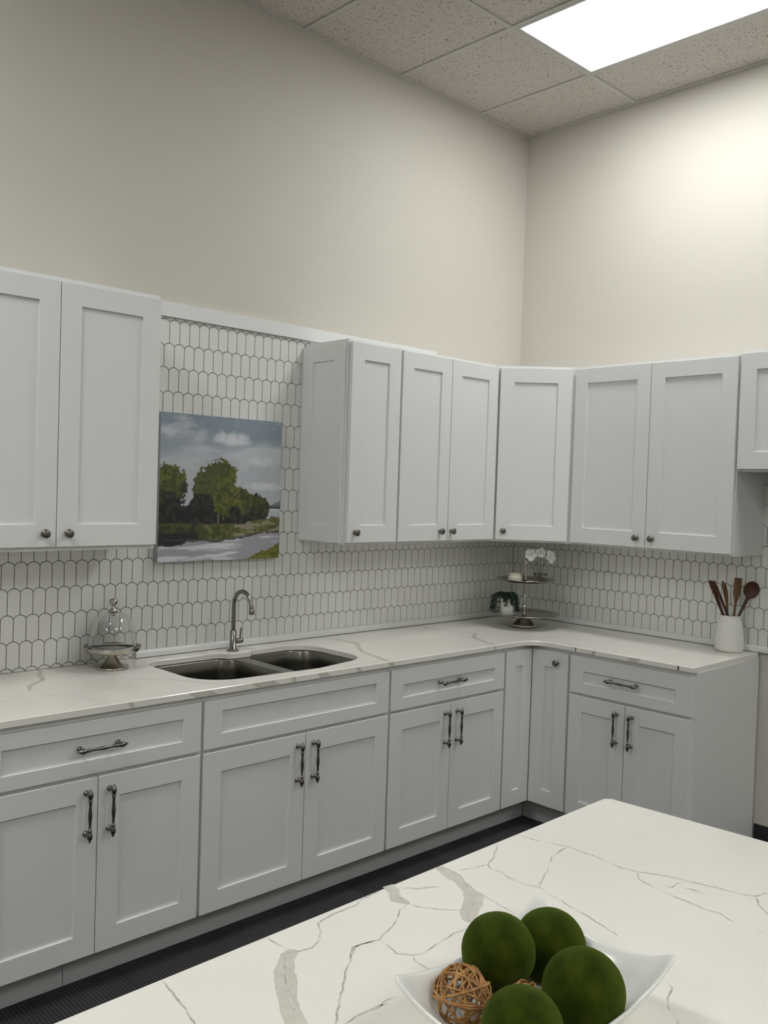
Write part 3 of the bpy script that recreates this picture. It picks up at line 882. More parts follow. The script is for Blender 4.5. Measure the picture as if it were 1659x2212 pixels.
for j in range(NG):
    for i in range(NG):
        f = bm.faces.new((grid[j][i], grid[j][i + 1], grid[j + 1][i + 1], grid[j + 1][i]))
        for lp, (a, b) in zip(f.loops, ((j, i), (j, i + 1), (j + 1, i + 1), (j + 1, i))): lp[cl] = cols[a][b]
bk = [bm.verts.new(p) for p in ((-pw / 2, 0, 0), (pw / 2, 0, 0), (pw / 2, 0, ph_), (-pw / 2, 0, ph_))]
fcs = [bm.faces.new(bk[::-1]),
       bm.faces.new([bk[0], bk[1]] + [grid[0][i] for i in range(NG, -1, -1)]),
       bm.faces.new([bk[1], bk[2]] + [grid[j][NG] for j in range(NG, -1, -1)]),
       bm.faces.new([bk[2], bk[3]] + [grid[NG][i] for i in range(0, NG + 1)]),
       bm.faces.new([bk[3], bk[0]] + [grid[j][0] for j in range(0, NG + 1)])]
for f in fcs: f.material_index = 1
fix_normals(bm)
tag(mesh_obj('canvas_painting', bm, ['painting', 'canvas_edge'], loc=((PX0 + PX1) / 2, PYB, PZ0)),
    'unframed landscape painting of trees by water hung on the tiles above the sink', 'painting')

# ------------------------------------------------------------------ cake stand and glass dome
CX, CY = -2.572, -0.126
root = thing('cake_stand', 'round silver pedestal cake stand on the worktop left of the sink', 'cake stand', (CX, CY, CT1))
bm = bmesh.new()
add_lathe(bm, [(0.054, 0.0003), (0.061, 0.001), (0.0625, 0.004), (0.060, 0.008), (0.052, 0.009), (0.044, 0.012), (0.030, 0.024), (0.020, 0.040), (0.015, 0.055), (0.0135, 0.061)], 40); fix_normals(bm)
mesh_obj('pedestal', bm, 'nickel', root)
bm = bmesh.new()
add_lathe(bm, [(0.001, 0.061), (0.085, 0.061), (0.096, 0.064), (0.1025, 0.071), (0.1055, 0.081), (0.1060, 0.0835), (0.1035, 0.0840), (0.1010, 0.0805), (0.098, 0.0735), (0.092, 0.0700), (0.001, 0.0700)], 48); fix_normals(bm)
mesh_obj('plate', bm, 'nickel_plate', root)
root = thing('glass_dome', 'clear bell-shaped glass dome with a silver knob, set on the cake stand', 'glass dome', (CX, CY, CT1 + 0.0706))
bm = bmesh.new()
op = [(0.0880, 0.0), (0.0865, 0.018), (0.0835, 0.045), (0.0780, 0.075), (0.0700, 0.100), (0.0590, 0.119), (0.0440, 0.132), (0.0260, 0.1385), (0.0030, 0.141)]
ip = [(r - 0.0022 if r > 0.01 else r, h_ - 0.0022 * (1 - r / 0.09)) for r, h_ in op]
add_lathe(bm, op + ip[::-1], 48, cap=False)
# close the rim between inner and outer surface
bm.verts.ensure_lookup_table()
n_ = 48; tot = len(bm.verts)
for i in range(n_): bm.faces.new((bm.verts[i], bm.verts[tot - n_ + i], bm.verts[tot - n_ + (i + 1) % n_], bm.verts[(i + 1) % n_]))
fix_normals(bm)
mesh_obj('glass_bell', bm, 'glass', root)
bm = bmesh.new()
add_lathe(bm, [(0.001, 0.1245), (0.0060, 0.126), (0.0075, 0.131), (0.0070, 0.1395), (0.0130, 0.1410), (0.0170, 0.1440), (0.0150, 0.1490), (0.0075, 0.1550), (0.0062, 0.1610), (0.0085, 0.1670), (0.0145, 0.1725),
               (0.0165, 0.1800), (0.0150, 0.1870), (0.0100, 0.1915), (0.001, 0.1930)], 28); fix_normals(bm)
mesh_obj('knob', bm, 'nickel', root)

# ------------------------------------------------------------------ two-tier serving stand in the corner
TX, TY = -0.350, -0.360
rv = Vector((r2.x, r2.y, 0)).normalized()       # a level direction from left to right across the corner
root = thing('tiered_stand', 'two-tier silver serving stand in the corner of the worktop', 'tiered tray', (TX, TY, CT1))
bm = bmesh.new()
add_lathe(bm, [(0.062, 0.0003), (0.068, 0.002), (0.069, 0.010), (0.066, 0.0165), (0.060, 0.018), (0.040, 0.034), (0.026, 0.052), (0.020, 0.0588)], 40); fix_normals(bm)
mesh_obj('pedestal', bm, 'nickel', root)
def tray(R, z):
    bm = bmesh.new()
    add_lathe(bm, [(0.001, z), (R * 0.72, z), (R * 0.80, z + 0.003), (R * 0.84, z + 0.008), (R * 0.985, z + 0.0125), (R, z + 0.015), (R * 0.985, z + 0.0165), (R * 0.83, z + 0.012), (R * 0.79, z + 0.0070), (R * 0.71, z + 0.0045), (0.001, z + 0.0045)], 56)
    fix_normals(bm)
    return mesh_obj('tray', bm, 'nickel', root)
tray(0.184, 0.0590); tray(0.155, 0.240)
bm = bmesh.new()
add_lathe(bm, [(0.009, 0.0637), (0.011, 0.071), (0.006, 0.078), (0.0085, 0.084), (0.005, 0.092), (0.0068, 0.100), (0.0115, 0.106), (0.005, 0.110), (0.0065, 0.118), (0.0036, 0.128), (0.0036, 0.2395)], 20); fix_normals(bm)
mesh_obj('post', bm, 'nickel', root)
bm = bmesh.new()
add_lathe(bm, [(0.0085, 0.2447), (0.010, 0.256), (0.0055, 0.268), (0.0095, 0.278), (0.0065, 0.290), (0.0075, 0.310), (0.0050, 0.335), (0.0090, 0.342), (0.0095, 0.346), (0.0045, 0.352), (0.0040, 0.364)], 20)
ringc = Vector((0, 0, 0.378))
pts = [ringc + rv * (math.cos(t) * 0.024) + Vector((0, 0, math.sin(t) * 0.014)) for t in [2 * PI * i / 24 for i in range(24)]]
add_tube(bm, pts, 0.0032, 8, closed=True); fix_normals(bm)
mesh_obj('carry_handle', bm, 'nickel', root)

# plant on the lower tray
LOW = CT1 + 0.0590 + 0.0045
pp = Vector((TX, TY, 0)) - rv * 0.094 + Vector((-0.015, -0.012, 0))
root = thing('potted_plant', 'small trailing green plant in a white ribbed pot on the lower tray', 'potted plant', (pp.x, pp.y, LOW + 0.0003))
bm = bmesh.new()
rib = lambda t: 1 + 0.018 * math.cos(t * 30)
add_lathe(bm, [(0.040, 0.0), (0.043, 0.004), (0.046, 0.03), (0.045, 0.07), (0.0425, 0.094), (0.040, 0.0945), (0.0395, 0.082), (0.001, 0.082)], 180, rib=rib); fix_normals(bm)
mesh_obj('pot', bm, 'pot', root)
rnd = random.Random(11)
def add_leaf(bm, c, s, rnd):
    d = Vector((rnd.uniform(-1, 1), rnd.uniform(-1, 1), rnd.uniform(-0.6, 1))).normalized()
    a, u, w = frame_of(d)
    vs = []
    for k in range(6):
        t = 2 * PI * k / 6
        vs.append(bm.verts.new(c + u * math.cos(t) * s + w * math.sin(t) * s * 0.75))
    top = bm.verts.new(c + a * s * 0.45); bot = bm.verts.new(c - a * s * 0.45)
    for k in range(6):
        bm.faces.new((vs[k], vs[(k + 1) % 6], top)); bm.faces.new((vs[(k + 1) % 6], vs[k], bot))
for i in range(22):
    th = i / 22 * 2 * PI + rnd.uniform(-0.15, 0.15)
    side = math.cos(th)
    d = rv * math.cos(th) + Vector((-rv.y, rv.x, 0)) * math.sin(th)
    front_ = math.sin(th) < -0.3                     # towards the room: short fringe
    if abs(side) > 0.55: drop = rnd.uniform(0.066, 0.082)
    else: drop = rnd.uniform(0.012, 0.045)
    out = rnd.uniform(0.050, 0.064) + (rnd.uniform(0.006, 0.028) if side < -0.5 else 0)
    if side > 0.5: out = min(out, 0.052)
    z0 = 0.098
    p0 = Vector((0, 0, 0.086)) + d * 0.012
    pts = [p0, Vector((0, 0, z0 + 0.012)) + d * 0.028, Vector((0, 0, z0 + 0.004)) + d * (out * 0.86), Vector((0, 0, z0 - drop * 0.45)) + d * out, Vector((0, 0, z0 - drop)) + d * (out + 0.006)]
    sm = catmull(pts, 5)
    bm = bmesh.new()
    add_tube(bm, sm, 0.0009, 5)
    for q in sm[2:]:
        for _ in range(3):
            c = q + Vector((rnd.uniform(-1, 1), rnd.uniform(-1, 1), rnd.uniform(-1, 1))) * 0.0070
            rr = math.hypot(c.x, c.y)
            if c.z < 0.1 and rr < 0.0525: c.x *= 0.0525 / rr; c.y *= 0.0525 / rr
            c.z = max(c.z, 0.019)
            add_leaf(bm, c, rnd.uniform(0.0042, 0.0062), rnd)
    mesh_obj('vine', bm, 'leaf', root)

# candle, vase and orchids on the upper tray
UPT = CT1 + 0.240 + 0.0047
cc_ = Vector((TX, TY, 0)) - rv * 0.066 + Vector((-0.02, -0.03, 0))
root = thing('candle_jar', 'small round cream candle jar on the left of the upper tray', 'candle', (cc_.x, cc_.y, UPT))
bm = bmesh.new()
add_lathe(bm, [(0.034, 0.0), (0.0365, 0.003), (0.0372, 0.010), (0.0368, 0.022), (0.0335, 0.0280), (0.0290, 0.0305), (0.0285, 0.0355), (0.0310, 0.0375), (0.0308, 0.0400), (0.0270, 0.0400), (0.0265, 0.0340), (0.001, 0.0340)], 36); fix_normals(bm)
mesh_obj('jar', bm, 'wax', root)
bm = bmesh.new(); add_lathe(bm, [(0.0008, 0.0338), (0.0008, 0.0385)], 6); fix_normals(bm)
mesh_obj('wick', bm, 'black', root)
vc = Vector((TX, TY, 0)) + rv * 0.078 + Vector((-0.012, -0.010, 0))
root = thing('glass_vase', 'low clear glass vase with a beaded rim on the upper tray, holding white flowers', 'vase', (vc.x, vc.y, UPT))
bm = bmesh.new()
add_lathe(bm, [(0.001, 0.0), (0.024, 0.0), (0.033, 0.006), (0.037, 0.018), (0.0355, 0.032), (0.0345, 0.040), (0.0325, 0.040), (0.0330, 0.032), (0.0345, 0.019), (0.031, 0.009), (0.023, 0.004), (0.001, 0.004)], 40); fix_normals(bm)
mesh_obj('vase_bowl', bm, 'thin_glass', root)
bm = bmesh.new()
for i in range(20):
    t = 2 * PI * i / 20
    bmesh.ops.create_icosphere(bm, subdivisions=1, radius=0.0030, matrix=Matrix.Translation((0.0340 * math.cos(t), 0.0340 * math.sin(t), 0.0425)))
mesh_obj('beaded_rim', bm, 'glass', root, smooth=True)

root = thing('orchid_sprig', 'white silk orchid blooms on dark stems in the small glass vase', 'flowers', (vc.x, vc.y, UPT + 0.0045))
toc = Vector((-0.68, -0.73, 0))
def bloom(c, face, size, roll):
    """petals of one flower, in the sprig's coordinates"""
    a, u, w = frame_of(face)
    bm = bmesh.new()
    for k in range(5):
        t = roll + 2 * PI * k / 5
        d = (u * math.cos(t) + w * math.sin(t)); s_ = (-u * math.sin(t) + w * math.cos(t))
        wid = size * (0.56 if k in (1, 4) else 0.38); L = size * (1.0 if k in (1, 4) else 0.92)
        rows = []
        for i in range(6):
            f_ = i / 5; ww = wid * math.sin(PI * (0.10 + 0.80 * f_)) ** 0.7
            row = []
            for j in range(-2, 3):
                q = j / 2
                row.append(bm.verts.new(c + d * (L * f_ + 0.0015) + s_ * (ww * q) + a * (size * (0.45 * f_ - 0.30 * f_ ** 2.4) + size * 0.16 * q * q)))
            rows.append(row)
        for i in range(5):
            for j in range(4):
                bm.faces.new((rows[i][j], rows[i][j + 1], rows[i + 1][j + 1], rows[i + 1][j])).smooth = True
    add_lathe(bm, [(0.001, 0), (size * 0.14, size * 0.1), (size * 0.10, size * 0.32), (0.0008, size * 0.42)], 10, c, a)
    return bm
heads = [(-0.056, 0.134, 0.034, (-0.35, -0.1, 0.30), 0.5), (-0.006, 0.150, 0.029, (0.15, 0, -0.1), 0.9), (0.042, 0.127, 0.035, (0.60, 0.1, 0.15), 0.2)]
for (sx, z, size, fc, rl) in heads:
    c = rv * sx + toc * 0.012 + Vector((0, 0, z))
    face = (toc + rv * fc[0] + Vector((0, 0, fc[2]))).normalized()
    bm = bloom(c, face, size, rl)
    o = mesh_obj('bloom', bm, 'petal', root)
    md = o.modifiers.new('thick', 'SOLIDIFY'); md.thickness = 0.0008
bm = bmesh.new()
for (sx, z, size, fc, rl) in heads:
    c = rv * sx + toc * 0.012 + Vector((0, 0, z))
    add_tube(bm, catmull([(0, 0, 0.001), rv * sx * 0.15 + Vector((0, 0, 0.035)), rv * (sx * 0.35) + Vector((0, 0, 0.085)), c - toc * 0.004 - Vector((0, 0, 0.004))], 5), 0.0010, 6)
for sx, z in ((-0.034, 0.095), (0.014, 0.088), (-0.060, 0.088)):
    add_tube(bm, catmull([rv * sx * 0.2 + Vector((0, 0, 0.02)), rv * sx + Vector((0, 0, z)) + toc * .004], 4), 0.0009, 5)
fix_normals(bm)
mesh_obj('stems', bm, 'stem', root)

# ------------------------------------------------------------------ utensil jar
JX, JY = -0.093, -1.360
root = thing('utensil_jar', 'glossy white dimpled ceramic jar at the right end of the worktop', 'jar', (JX, JY, CT1))
bm = bmesh.new()
add_lathe(bm, [(0.054, 0.0003), (0.0615, 0.004), (0.0650, 0.018), (0.0650, 0.050), (0.0640, 0.090), (0.0610, 0.115), (0.0565, 0.134), (0.0495, 0.146), (0.0455, 0.152), (0.0455, 0.158), (0.0475, 0.164), (0.0480, 0.167),
               (0.0465, 0.1685), (0.0430, 0.166), (0.0415, 0.156), (0.0440, 0.146), (0.0560, 0.118), (0.0590, 0.05), (0.055, 0.010), (0.001, 0.008)], 48); fix_normals(bm)
for v_ in bm.verts:
    rr = math.hypot(v_.co.x, v_.co.y)
    if rr > 0.03 and v_.co.z < 0.135 and v_.co.z > 0.01:
        k = 1 + 0.045 * noise.noise(Vector((v_.co.x * 45, v_.co.y * 45, v_.co.z * 30)))
        v_.co.x *= k; v_.co.y *= k
mesh_obj('jar_body', bm, 'jar', root)

Jc = Vector((JX, JY, CT1))
PXM = 1 / 455.0                                   # metres per pixel at the jar
def upos(px, pz, depth=0.0):
    """point beside the jar: px right of its axis (in 1/455 m), pz height above the jar rim likewise."""
    return rv * (px * PXM) + Vector((0, 0, 0.167 + pz * PXM)) + toc * depth
def utensil(name, label, m_, base, tip, blade, seed=0):
    """blade: list of (t along, half width, half thickness); the blade is broad across the picture."""
    b_, t_ = upos(*base), upos(*tip)
    axis = (t_ - b_); L = axis.length; ax = axis.normalized()
    foot = b_ - ax * 0.118
    foot_r = math.hypot(foot.x, foot.y)
    s_ = (rv - ax * rv.dot(ax)).normalized(); n__ = ax.cross(s_)
    tot = (t_ - foot).length
    bm = bmesh.new(); rings = []
    for (t, w_, h_, bend) in blade:
        c = b_ + ax * (L * t) if t >= 0 else b_ + ax * (0.118 * t)
        c = c + s_ * bend
        rings.append([bm.verts.new(c + s_ * (w_ * math.cos(2 * PI * k / 16)) + n__ * (h_ * math.sin(2 * PI * k / 16))) for k in range(16)])
    for i in range(len(rings) - 1): loft(bm, rings[i], rings[i + 1], smooth=True)
    bm.faces.new(rings[0][::-1]); bm.faces.new(rings[-1])
    fix_normals(bm)
    z_off = 0.012
    for v_ in bm.verts: v_.co += Jc
    o = mesh_obj(name, bm, m_)
    return tag(o, label, 'kitchen utensil')
mm_ = 0.001
utensil('wooden_tongs', 'dark slim wooden utensil leaning furthest left in the white jar', 'wood_dark', (-13, -1, -0.01), (-45, 73, -0.01),
        [(-1, 3 * mm_, 3 * mm_, 0), (0, 6.2 * mm_, 3.4 * mm_, 0), (0.45, 8 * mm_, 3.4 * mm_, 0), (0.8, 10.5 * mm_, 3.6 * mm_, 0), (0.95, 9.5 * mm_, 3.4 * mm_, 0), (1.0, 3.5 * mm_, 2 * mm_, 0)])
utensil('wooden_tongs', 'second dark slim wooden utensil, just right of the leftmost one in the jar', 'wood_dark', (-6, -1, 0.006), (-40, 73, 0.004),
        [(-1, 3 * mm_, 3 * mm_, 0), (0, 5 * mm_, 3.2 * mm_, 0), (0.45, 7.5 * mm_, 3.4 * mm_, 0), (0.8, 9 * mm_, 3.6 * mm_, 0), (0.95, 8.5 * mm_, 3.2 * mm_, 0), (1.0, 3 * mm_, 2 * mm_, 0)])
utensil('wooden_spreader', 'light brown wooden spreader with a curved blade, between the dark pair and the square spatula', 'wood_mid', (-4, -1, -0.012), (-16, 72, -0.012),
        [(-1, 3 * mm_, 3 * mm_, 0), (0, 5 * mm_, 3 * mm_, 0.001), (0.3, 5.5 * mm_, 3 * mm_, 0.004), (0.5, 9 * mm_, 3 * mm_, 0.0055), (0.7, 11.5 * mm_, 2.6 * mm_, 0.004), (0.88, 10.5 * mm_, 2.2 * mm_, 0.001), (0.96, 7 * mm_, 2 * mm_, -0.001), (1, 3.5 * mm_, 1.5 * mm_, -0.004)])
utensil('wooden_spatula', 'flat square-ended brown wooden spatula standing upright in the white jar', 'wood_mid', (9, -1, -0.005), (15, 80, -0.005),
        [(-1, 3 * mm_, 3 * mm_, 0), (0, 5 * mm_, 3.4 * mm_, 0), (0.3, 5.5 * mm_, 3.4 * mm_, 0), (0.42, 9 * mm_, 3 * mm_, 0), (0.56, 16 * mm_, 2.6 * mm_, 0), (0.75, 18.5 * mm_, 2.2 * mm_, 0), (0.985, 18.5 * mm_, 2 * mm_, 0), (1.0, 18 * mm_, 1.6 * mm_, 0)])
# spoon: handle and oval dished bowl in one piece
b_, t_ = upos(16, -1, 0.01), upos(41, 56, 0.01)
ax = (t_ - b_).normalized(); s_ = (rv - ax * rv.dot(ax)).normalized(); n__ = s_.cross(ax)
if n__.dot(toc) < 0: n__ = -n__
bm = bmesh.new()
bend_pts = [b_ - ax * 0.12, b_, b_ + ax * 0.045, t_ - ax * 0.034]
add_tube(bm, catmull(bend_pts, 4), 0.005, 12, radii=[0.0040] * 4 + [0.0062] * 4 + [0.0078] * 4 + [0.0125])
rows = []
for i in range(9):
    f_ = i / 8 * PI * 0.5
    row_o = [bm.verts.new(t_ + (s_ * math.cos(2 * PI * k / 24) * 0.0375 + ax * math.sin(2 * PI * k / 24) * 0.041) * math.sin(f_) - n__ * (0.012 * math.cos(f_))) for k in range(24)] if i else [bm.verts.new(t_ - n__ * 0.012)]
    rows.append(row_o)
inn = []
for i in range(9):
    f_ = i / 8 * PI * 0.5
    inn.append([bm.verts.new(t_ + (s_ * math.cos(2 * PI * k / 24) * 0.034 + ax * math.sin(2 * PI * k / 24) * 0.0375) * math.sin(f_) - n__ * (0.0085 * math.cos(f_)) + n__ * 0.0005) for k in range(24)] if i else [bm.verts.new(t_ - n__ * 0.008)])
for R__ in (rows, inn):
    for k in range(24): bm.faces.new((R__[0][0], R__[1][k], R__[1][(k + 1) % 24])).smooth = True
    for i in range(1, 8): loft(bm, R__[i], R__[i + 1], smooth=True)
loft(bm, rows[8], inn[8])
fix_normals(bm)
for v_ in bm.verts: v_.co += Jc
tag(mesh_obj('wooden_spoon', bm, 'wood_dark'), 'dark wooden spoon with a large round bowl, rightmost in the white jar', 'kitchen utensil')

# ------------------------------------------------------------------ island
A_ = Vector((-2.3335, -2.1205)); e1 = Vector((-1.352, -0.022)).normalized(); e2 = Vector((0.030, -0.368)).normalized()
ILEN, IDEP = 1.80, 1.02
Pa, Pb, Pc, Pd = A_, A_ + e1 * ILEN, A_ + e1 * (ILEN - 0.02) + e2 * IDEP, A_ + e2 * IDEP
outl = round_poly([(Pa.x, Pa.y, 0.022), (Pb.x, Pb.y, 0.022), (Pc.x, Pc.y, 0.022), (Pd.x, Pd.y, 0.022)], 8)
IZ1 = 0.914
bm = slab(outl, [], IZ1 - 0.022, IZ1, 0.0025)
def ray(px, py, z=IZ1):
    """plan position of a vein point read off the island's surface"""
    v_ = fw + r2 * ((px - 829.5) / FPX) - u2 * ((py - 1106) / FPX)
    t = (z - CAM[2]) / v_.z
    return Vector((CAM[0] + v_.x * t, CAM[1] + v_.y * t))
Z5 = lambda L: [tuple(ray(800 + x * .5178, 1680 + y * .5178)) for x, y in L]
Z6 = lambda L: [tuple(ray(x * .5003, 1650 + y * .5003)) for x, y in L]
rnd = random.Random(3)
ZI = IZ1 + 0.00025
thin = [Z5([(620, 240), (690, 262), (760, 275), (820, 287), (880, 310), (940, 330), (990, 352), (1060, 380), (1115, 392), (1180, 402), (1260, 415), (1330, 432), (1400, 448), (1480, 468), (1560, 488), (1610, 495), (1659, 478), (1720, 465)]),
        Z5([(820, 287), (795, 305), (760, 328), (748, 360), (730, 400), (715, 430), (705, 458)]),
        Z5([(530, 268), (527, 295), (515, 330), (490, 362), (500, 378), (545, 393), (580, 420), (630, 440), (705, 458), (745, 485), (800, 515), (850, 545), (900, 572), (940, 600), (985, 627), (1040, 668)]),
        Z5([(490, 362), (430, 378), (360, 387)]),
        Z5([(1115, 392), (1120, 425), (1180, 455), (1240, 485), (1320, 515), (1400, 550), (1460, 568), (1520, 605)]),
        Z5([(1610, 495), (1620, 530), (1659, 570), (1700, 610)]), Z5([(1600, 630), (1659, 655), (1720, 690)]),
        Z5([(165, 525), (200, 538), (260, 545), (320, 550), (370, 552)]),
        Z5([(155, 530), (120, 560), (105, 600), (70, 640), (35, 675), (0, 685), (-75, 708), (-90, 760)]),
        Z5([(35, 675), (80, 705), (110, 735), (175, 742), (220, 735), (260, 705), (300, 680), (345, 650), (400, 630)]),
        Z5([(175, 742), (190, 770), (230, 790), (270, 808)]), Z5([(470, 490), (520, 520), (570, 550), (630, 578)]),
        Z5([(105, 915), (60, 930), (40, 955), (0, 972)]), Z5([(1235, 850), (1262, 880), (1240, 920), (1240, 960), (1265, 990), (1285, 1025), (1300, 1060)]),
        Z5([(130, 460), (200, 462), (300, 455)]), Z5([(1210, 440), (1255, 460), (1285, 440), (1310, 438)]), Z5([(1310, 460), (1350, 470), (1405, 490)]),
        Z6([(1150, 748), (1190, 775), (1240, 800), (1290, 808), (1345, 795), (1380, 760), (1385, 720), (1370, 690), (1400, 670), (1460, 640), (1540, 610), (1560, 585), (1640, 548)]),
        Z6([(700, 935), (730, 970), (770, 1020), (800, 1060), (840, 1123), (870, 1170)]),
        Z6([(1450, 1150), (1455, 1060), (1480, 970), (1490, 900), (1515, 850), (1530, 795), (1555, 780), (1620, 765)]),
        Z6([(1490, 1123), (1550, 1085), (1620, 1050), (1680, 1035)])]
for k, vv in enumerate(thin): add_ribbon(bm, vv, 0.0030, ZI, 1, 0.45, rnd, 0.005)
def band(L, R, n=30):
    """filled band between a left and a right edge"""
    def res(P):
        P = [Vector(p) for p in P]; d = [0]
        for i in range(len(P) - 1): d.append(d[-1] + (P[i + 1] - P[i]).length)
        out = []
        for k in range(n + 1):
            s = d[-1] * k / n; i = 0
            while i < len(P) - 2 and d[i + 1] < s: i += 1
            t = (s - d[i]) / max(d[i + 1] - d[i], 1e-9); out.append(P[i].lerp(P[i + 1], t))
        return out
    a, b = res(L), res(R)
    va = [bm.verts.new((p.x + rnd.uniform(-.0012, .0012), p.y + rnd.uniform(-.0012, .0012), ZI - 0.0001)) for p in a]
    vb = [bm.verts.new((p.x + rnd.uniform(-.0012, .0012), p.y + rnd.uniform(-.0012, .0012), ZI - 0.0001)) for p in b]
    for i in range(n):
        f = bm.faces.new((va[i], va[i + 1], vb[i + 1], vb[i])); f.material_index = 2
        f.normal_update()
        if f.normal.z < 0: f.normal_flip()
band(Z5([(270, 375), (310, 415), (350, 435), (385, 475), (390, 510), (370, 560), (380, 590), (412, 605)]), Z5([(300, 367), (340, 385), (375, 405), (400, 435), (440, 470), (478, 490), (470, 530), (450, 570), (425, 605)]))
band(Z5([(50, 455), (75, 480), (85, 515), (130, 525), (160, 530)]), Z5([(95, 445), (120, 465), (125, 490), (145, 508), (168, 520)]))
band(Z6([(1240, 805), (1215, 820), (1200, 850), (1182, 890), (1185, 950), (1200, 1020), (1215, 1080), (1230, 1123), (1240, 1160)]), Z6([(1292, 808), (1275, 840), (1270, 880), (1285, 940), (1280, 1000), (1300, 1060), (1330, 1123), (1345, 1160)]))
add_ribbon(bm, Z6([(1245, 810), (1228, 850), (1225, 900), (1240, 960), (1255, 1020), (1275, 1080), (1290, 1123)]), 0.0030, ZI + 0.0002, 1, 0.4, rnd)
add_ribbon(bm, Z5([(345, 395), (380, 430), (432, 480), (432, 520), (408, 565), (412, 590)]), 0.0022, ZI + 0.0002, 1, 0.4, rnd)
add_ribbon(bm, Z5([(80, 455), (110, 490), (150, 520)]), 0.0022, ZI + 0.0002, 1, 0.4, rnd)
tag(mesh_obj('island_countertop', bm, ['quartz', 'vein', 'band']), 'large white quartz island top with branching grey veins in the foreground', 'countertop')

root = thing('island_cabinet', 'white shaker island cabinet under the foreground quartz top', 'cabinet', (0, 0, 0))
q = [A_ + e1 * 0.05 + e2 * 0.05, A_ + e1 * (ILEN - 0.05) + e2 * 0.05, A_ + e1 * (ILEN - 0.05) + e2 * (IDEP - 0.20), A_ + e1 * 0.05 + e2 * (IDEP - 0.20)]
bm = bmesh.new(); lo = loop_verts(bm, q, 0.0); hi = loop_verts(bm, q, IZ1 - 0.0225); loft(bm, lo, hi); fill(bm, [lo]); fill(bm, [hi]); fix_normals(bm)
mesh_obj('cabinet_body', bm, 'cab', root)
a1 = math.atan2(-e1.y, -e1.x)
for k in range(3):                                # door panels on the side facing the sink run
    bm = shaker_bm(0, 0.54, 0.12, 0.86, 0, th=0.018)
    o = mesh_obj('door', bm, 'cab', root)
    st = q[0] + e1 * (0.03 + k * 0.56) - Vector((-e1.y, e1.x)).normalized() * 0.0
    o.rotation_euler = (0, 0, a1 + PI); o.location = (st.x, st.y + 0.0185, 0)

# ------------------------------------------------------------------ dish with moss and rattan balls
c00, c10, c11, c01 = Vector((-3.381, -2.465)), Vector((-3.045, -2.444)), Vector((-3.045, -2.680)), Vector((-3.385, -2.690))
ctr = (c00 + c10 + c11 + c01) / 4
root = thing('serving_dish', 'white rectangular porcelain dish with flared corners on the island', 'dish', (ctr.x, ctr.y, IZ1 + 0.0022))
bm = bmesh.new()
NX, NY = 14, 10
def smooth_g(m_): return 0 if m_ < 0.42 else ((m_ - 0.42) / 0.58) ** 1.45
gv = []
for j in range(NY + 1):
    row = []
    for i in range(NX + 1):
        s = -1 + 2 * i / NX; t = -1 + 2 * j / NY
        s2 = s * (1 - 0.035 * (1 - t * t) * abs(s)); t2 = t * (1 - 0.030 * (1 - s * s) * abs(t))
        a = (s2 + 1) / 2; b = (t2 + 1) / 2
        p = c00.lerp(c10, a).lerp(c01.lerp(c11, a), b) - ctr
        mx_, mn_ = max(abs(s), abs(t)), min(abs(s), abs(t))
        q_ = (mn_ / mx_) ** 2.4 if mx_ > 1e-6 else 0
        g_ = max(0, (mx_ - 0.42) / 0.58) ** 1.8
        z = 0.0075 + (0.056 + 0.030 * q_) * g_
        row.append(bm.verts.new((p.x, p.y, z)))
    gv.append(row)
for j in range(NY):
    for i in range(NX):
        bm.faces.new((gv[j][i], gv[j][i + 1], gv[j + 1][i + 1], gv[j + 1][i])).smooth = True
bm.normal_update()
if sum(f.normal.z for f in bm.faces) < 0: bmesh.ops.reverse_faces(bm, faces=bm.faces)
d = mesh_obj('dish_body', bm, 'ceramic', root, smooth=True)
md = d.modifiers.new('thick', 'SOLIDIFY'); md.thickness = 0.0085; md.offset = -1
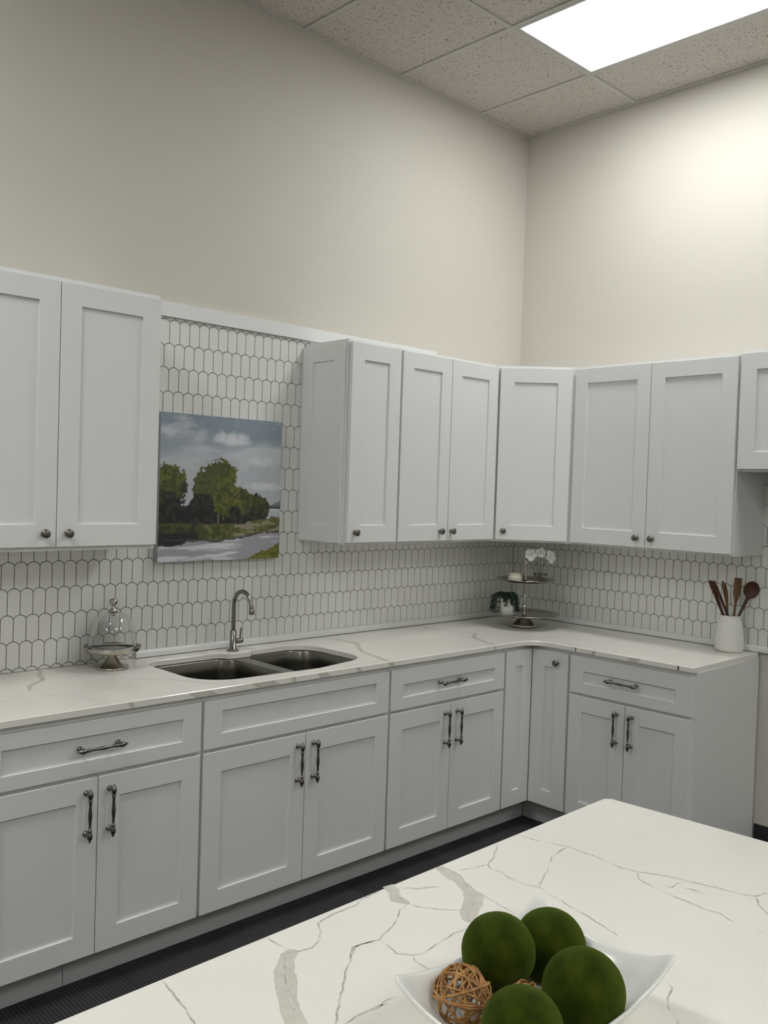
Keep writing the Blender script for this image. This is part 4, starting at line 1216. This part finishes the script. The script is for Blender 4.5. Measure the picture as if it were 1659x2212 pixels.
md = d.modifiers.new('sub', 'SUBSURF'); md.levels = 2; md.render_levels = 2

def moss_ball(p, D, label):
    bm = bmesh.new()
    bmesh.ops.create_icosphere(bm, subdivisions=6, radius=D / 2)
    for v_ in bm.verts:
        n0 = v_.co.normalized()
        k = 0.010 * noise.noise(n0 * 2.3 + Vector((D * 90, 0, 0))) + 0.0030 * noise.noise(n0 * 45) + 0.0045 * noise.noise(n0 * 130)
        v_.co *= 1 + k
    return tag(mesh_obj('moss_ball', bm, 'moss', smooth=True, loc=p), label, 'decorative ball')
moss_ball((-3.208, -2.499, 0.991), 0.102, 'dark green moss ball on the left, touching the rattan ball')
moss_ball((-3.102, -2.510, 0.968), 0.104, 'dark green moss ball at the back of the dish, nearest the worktop run')
moss_ball((-3.186, -2.623, 0.980), 0.108, 'large green moss ball on the right side of the dish')
moss_ball((-3.312, -2.621, 0.978), 0.100, 'green moss ball nearest the viewer, cut off by the bottom picture edge')

def rattan_ball(p, D, label, n, seed):
    rnd = random.Random(seed)
    bm = bmesh.new()
    for k in range(n):
        ax_ = Vector((rnd.gauss(0, 1), rnd.gauss(0, 1), rnd.gauss(0, 1))).normalized()
        a, u, w = frame_of(ax_)
        off_ = rnd.uniform(-0.22, 0.22); rr = D / 2 - 0.0015 - rnd.uniform(0, 0.004)
        cr = math.sqrt(1 - off_ ** 2) * rr
        ph0 = rnd.uniform(0, 6.28); wob = rnd.uniform(0.01, 0.04)
        pts = [(a * (off_ * rr) + (u * math.cos(t) + w * math.sin(t)) * cr * (1 + wob * math.sin(2 * t + ph0) * 0.4)) for t in [2 * PI * i / 36 for i in range(36)]]
        add_tube(bm, pts, 0.0015 * rnd.uniform(0.8, 1.2), 7, closed=True)
    fix_normals(bm)
    return tag(mesh_obj('rattan_ball', bm, 'rattan', loc=p), label, 'decorative ball')
rattan_ball((-3.297, -2.513, 0.968), 0.081, 'openwork brown rattan ball at the left of the dish', 25, 4)
rattan_ball((-3.243, -2.573, 0.962), 0.060, 'brown rattan ball mostly hidden between the moss balls', 18, 9)
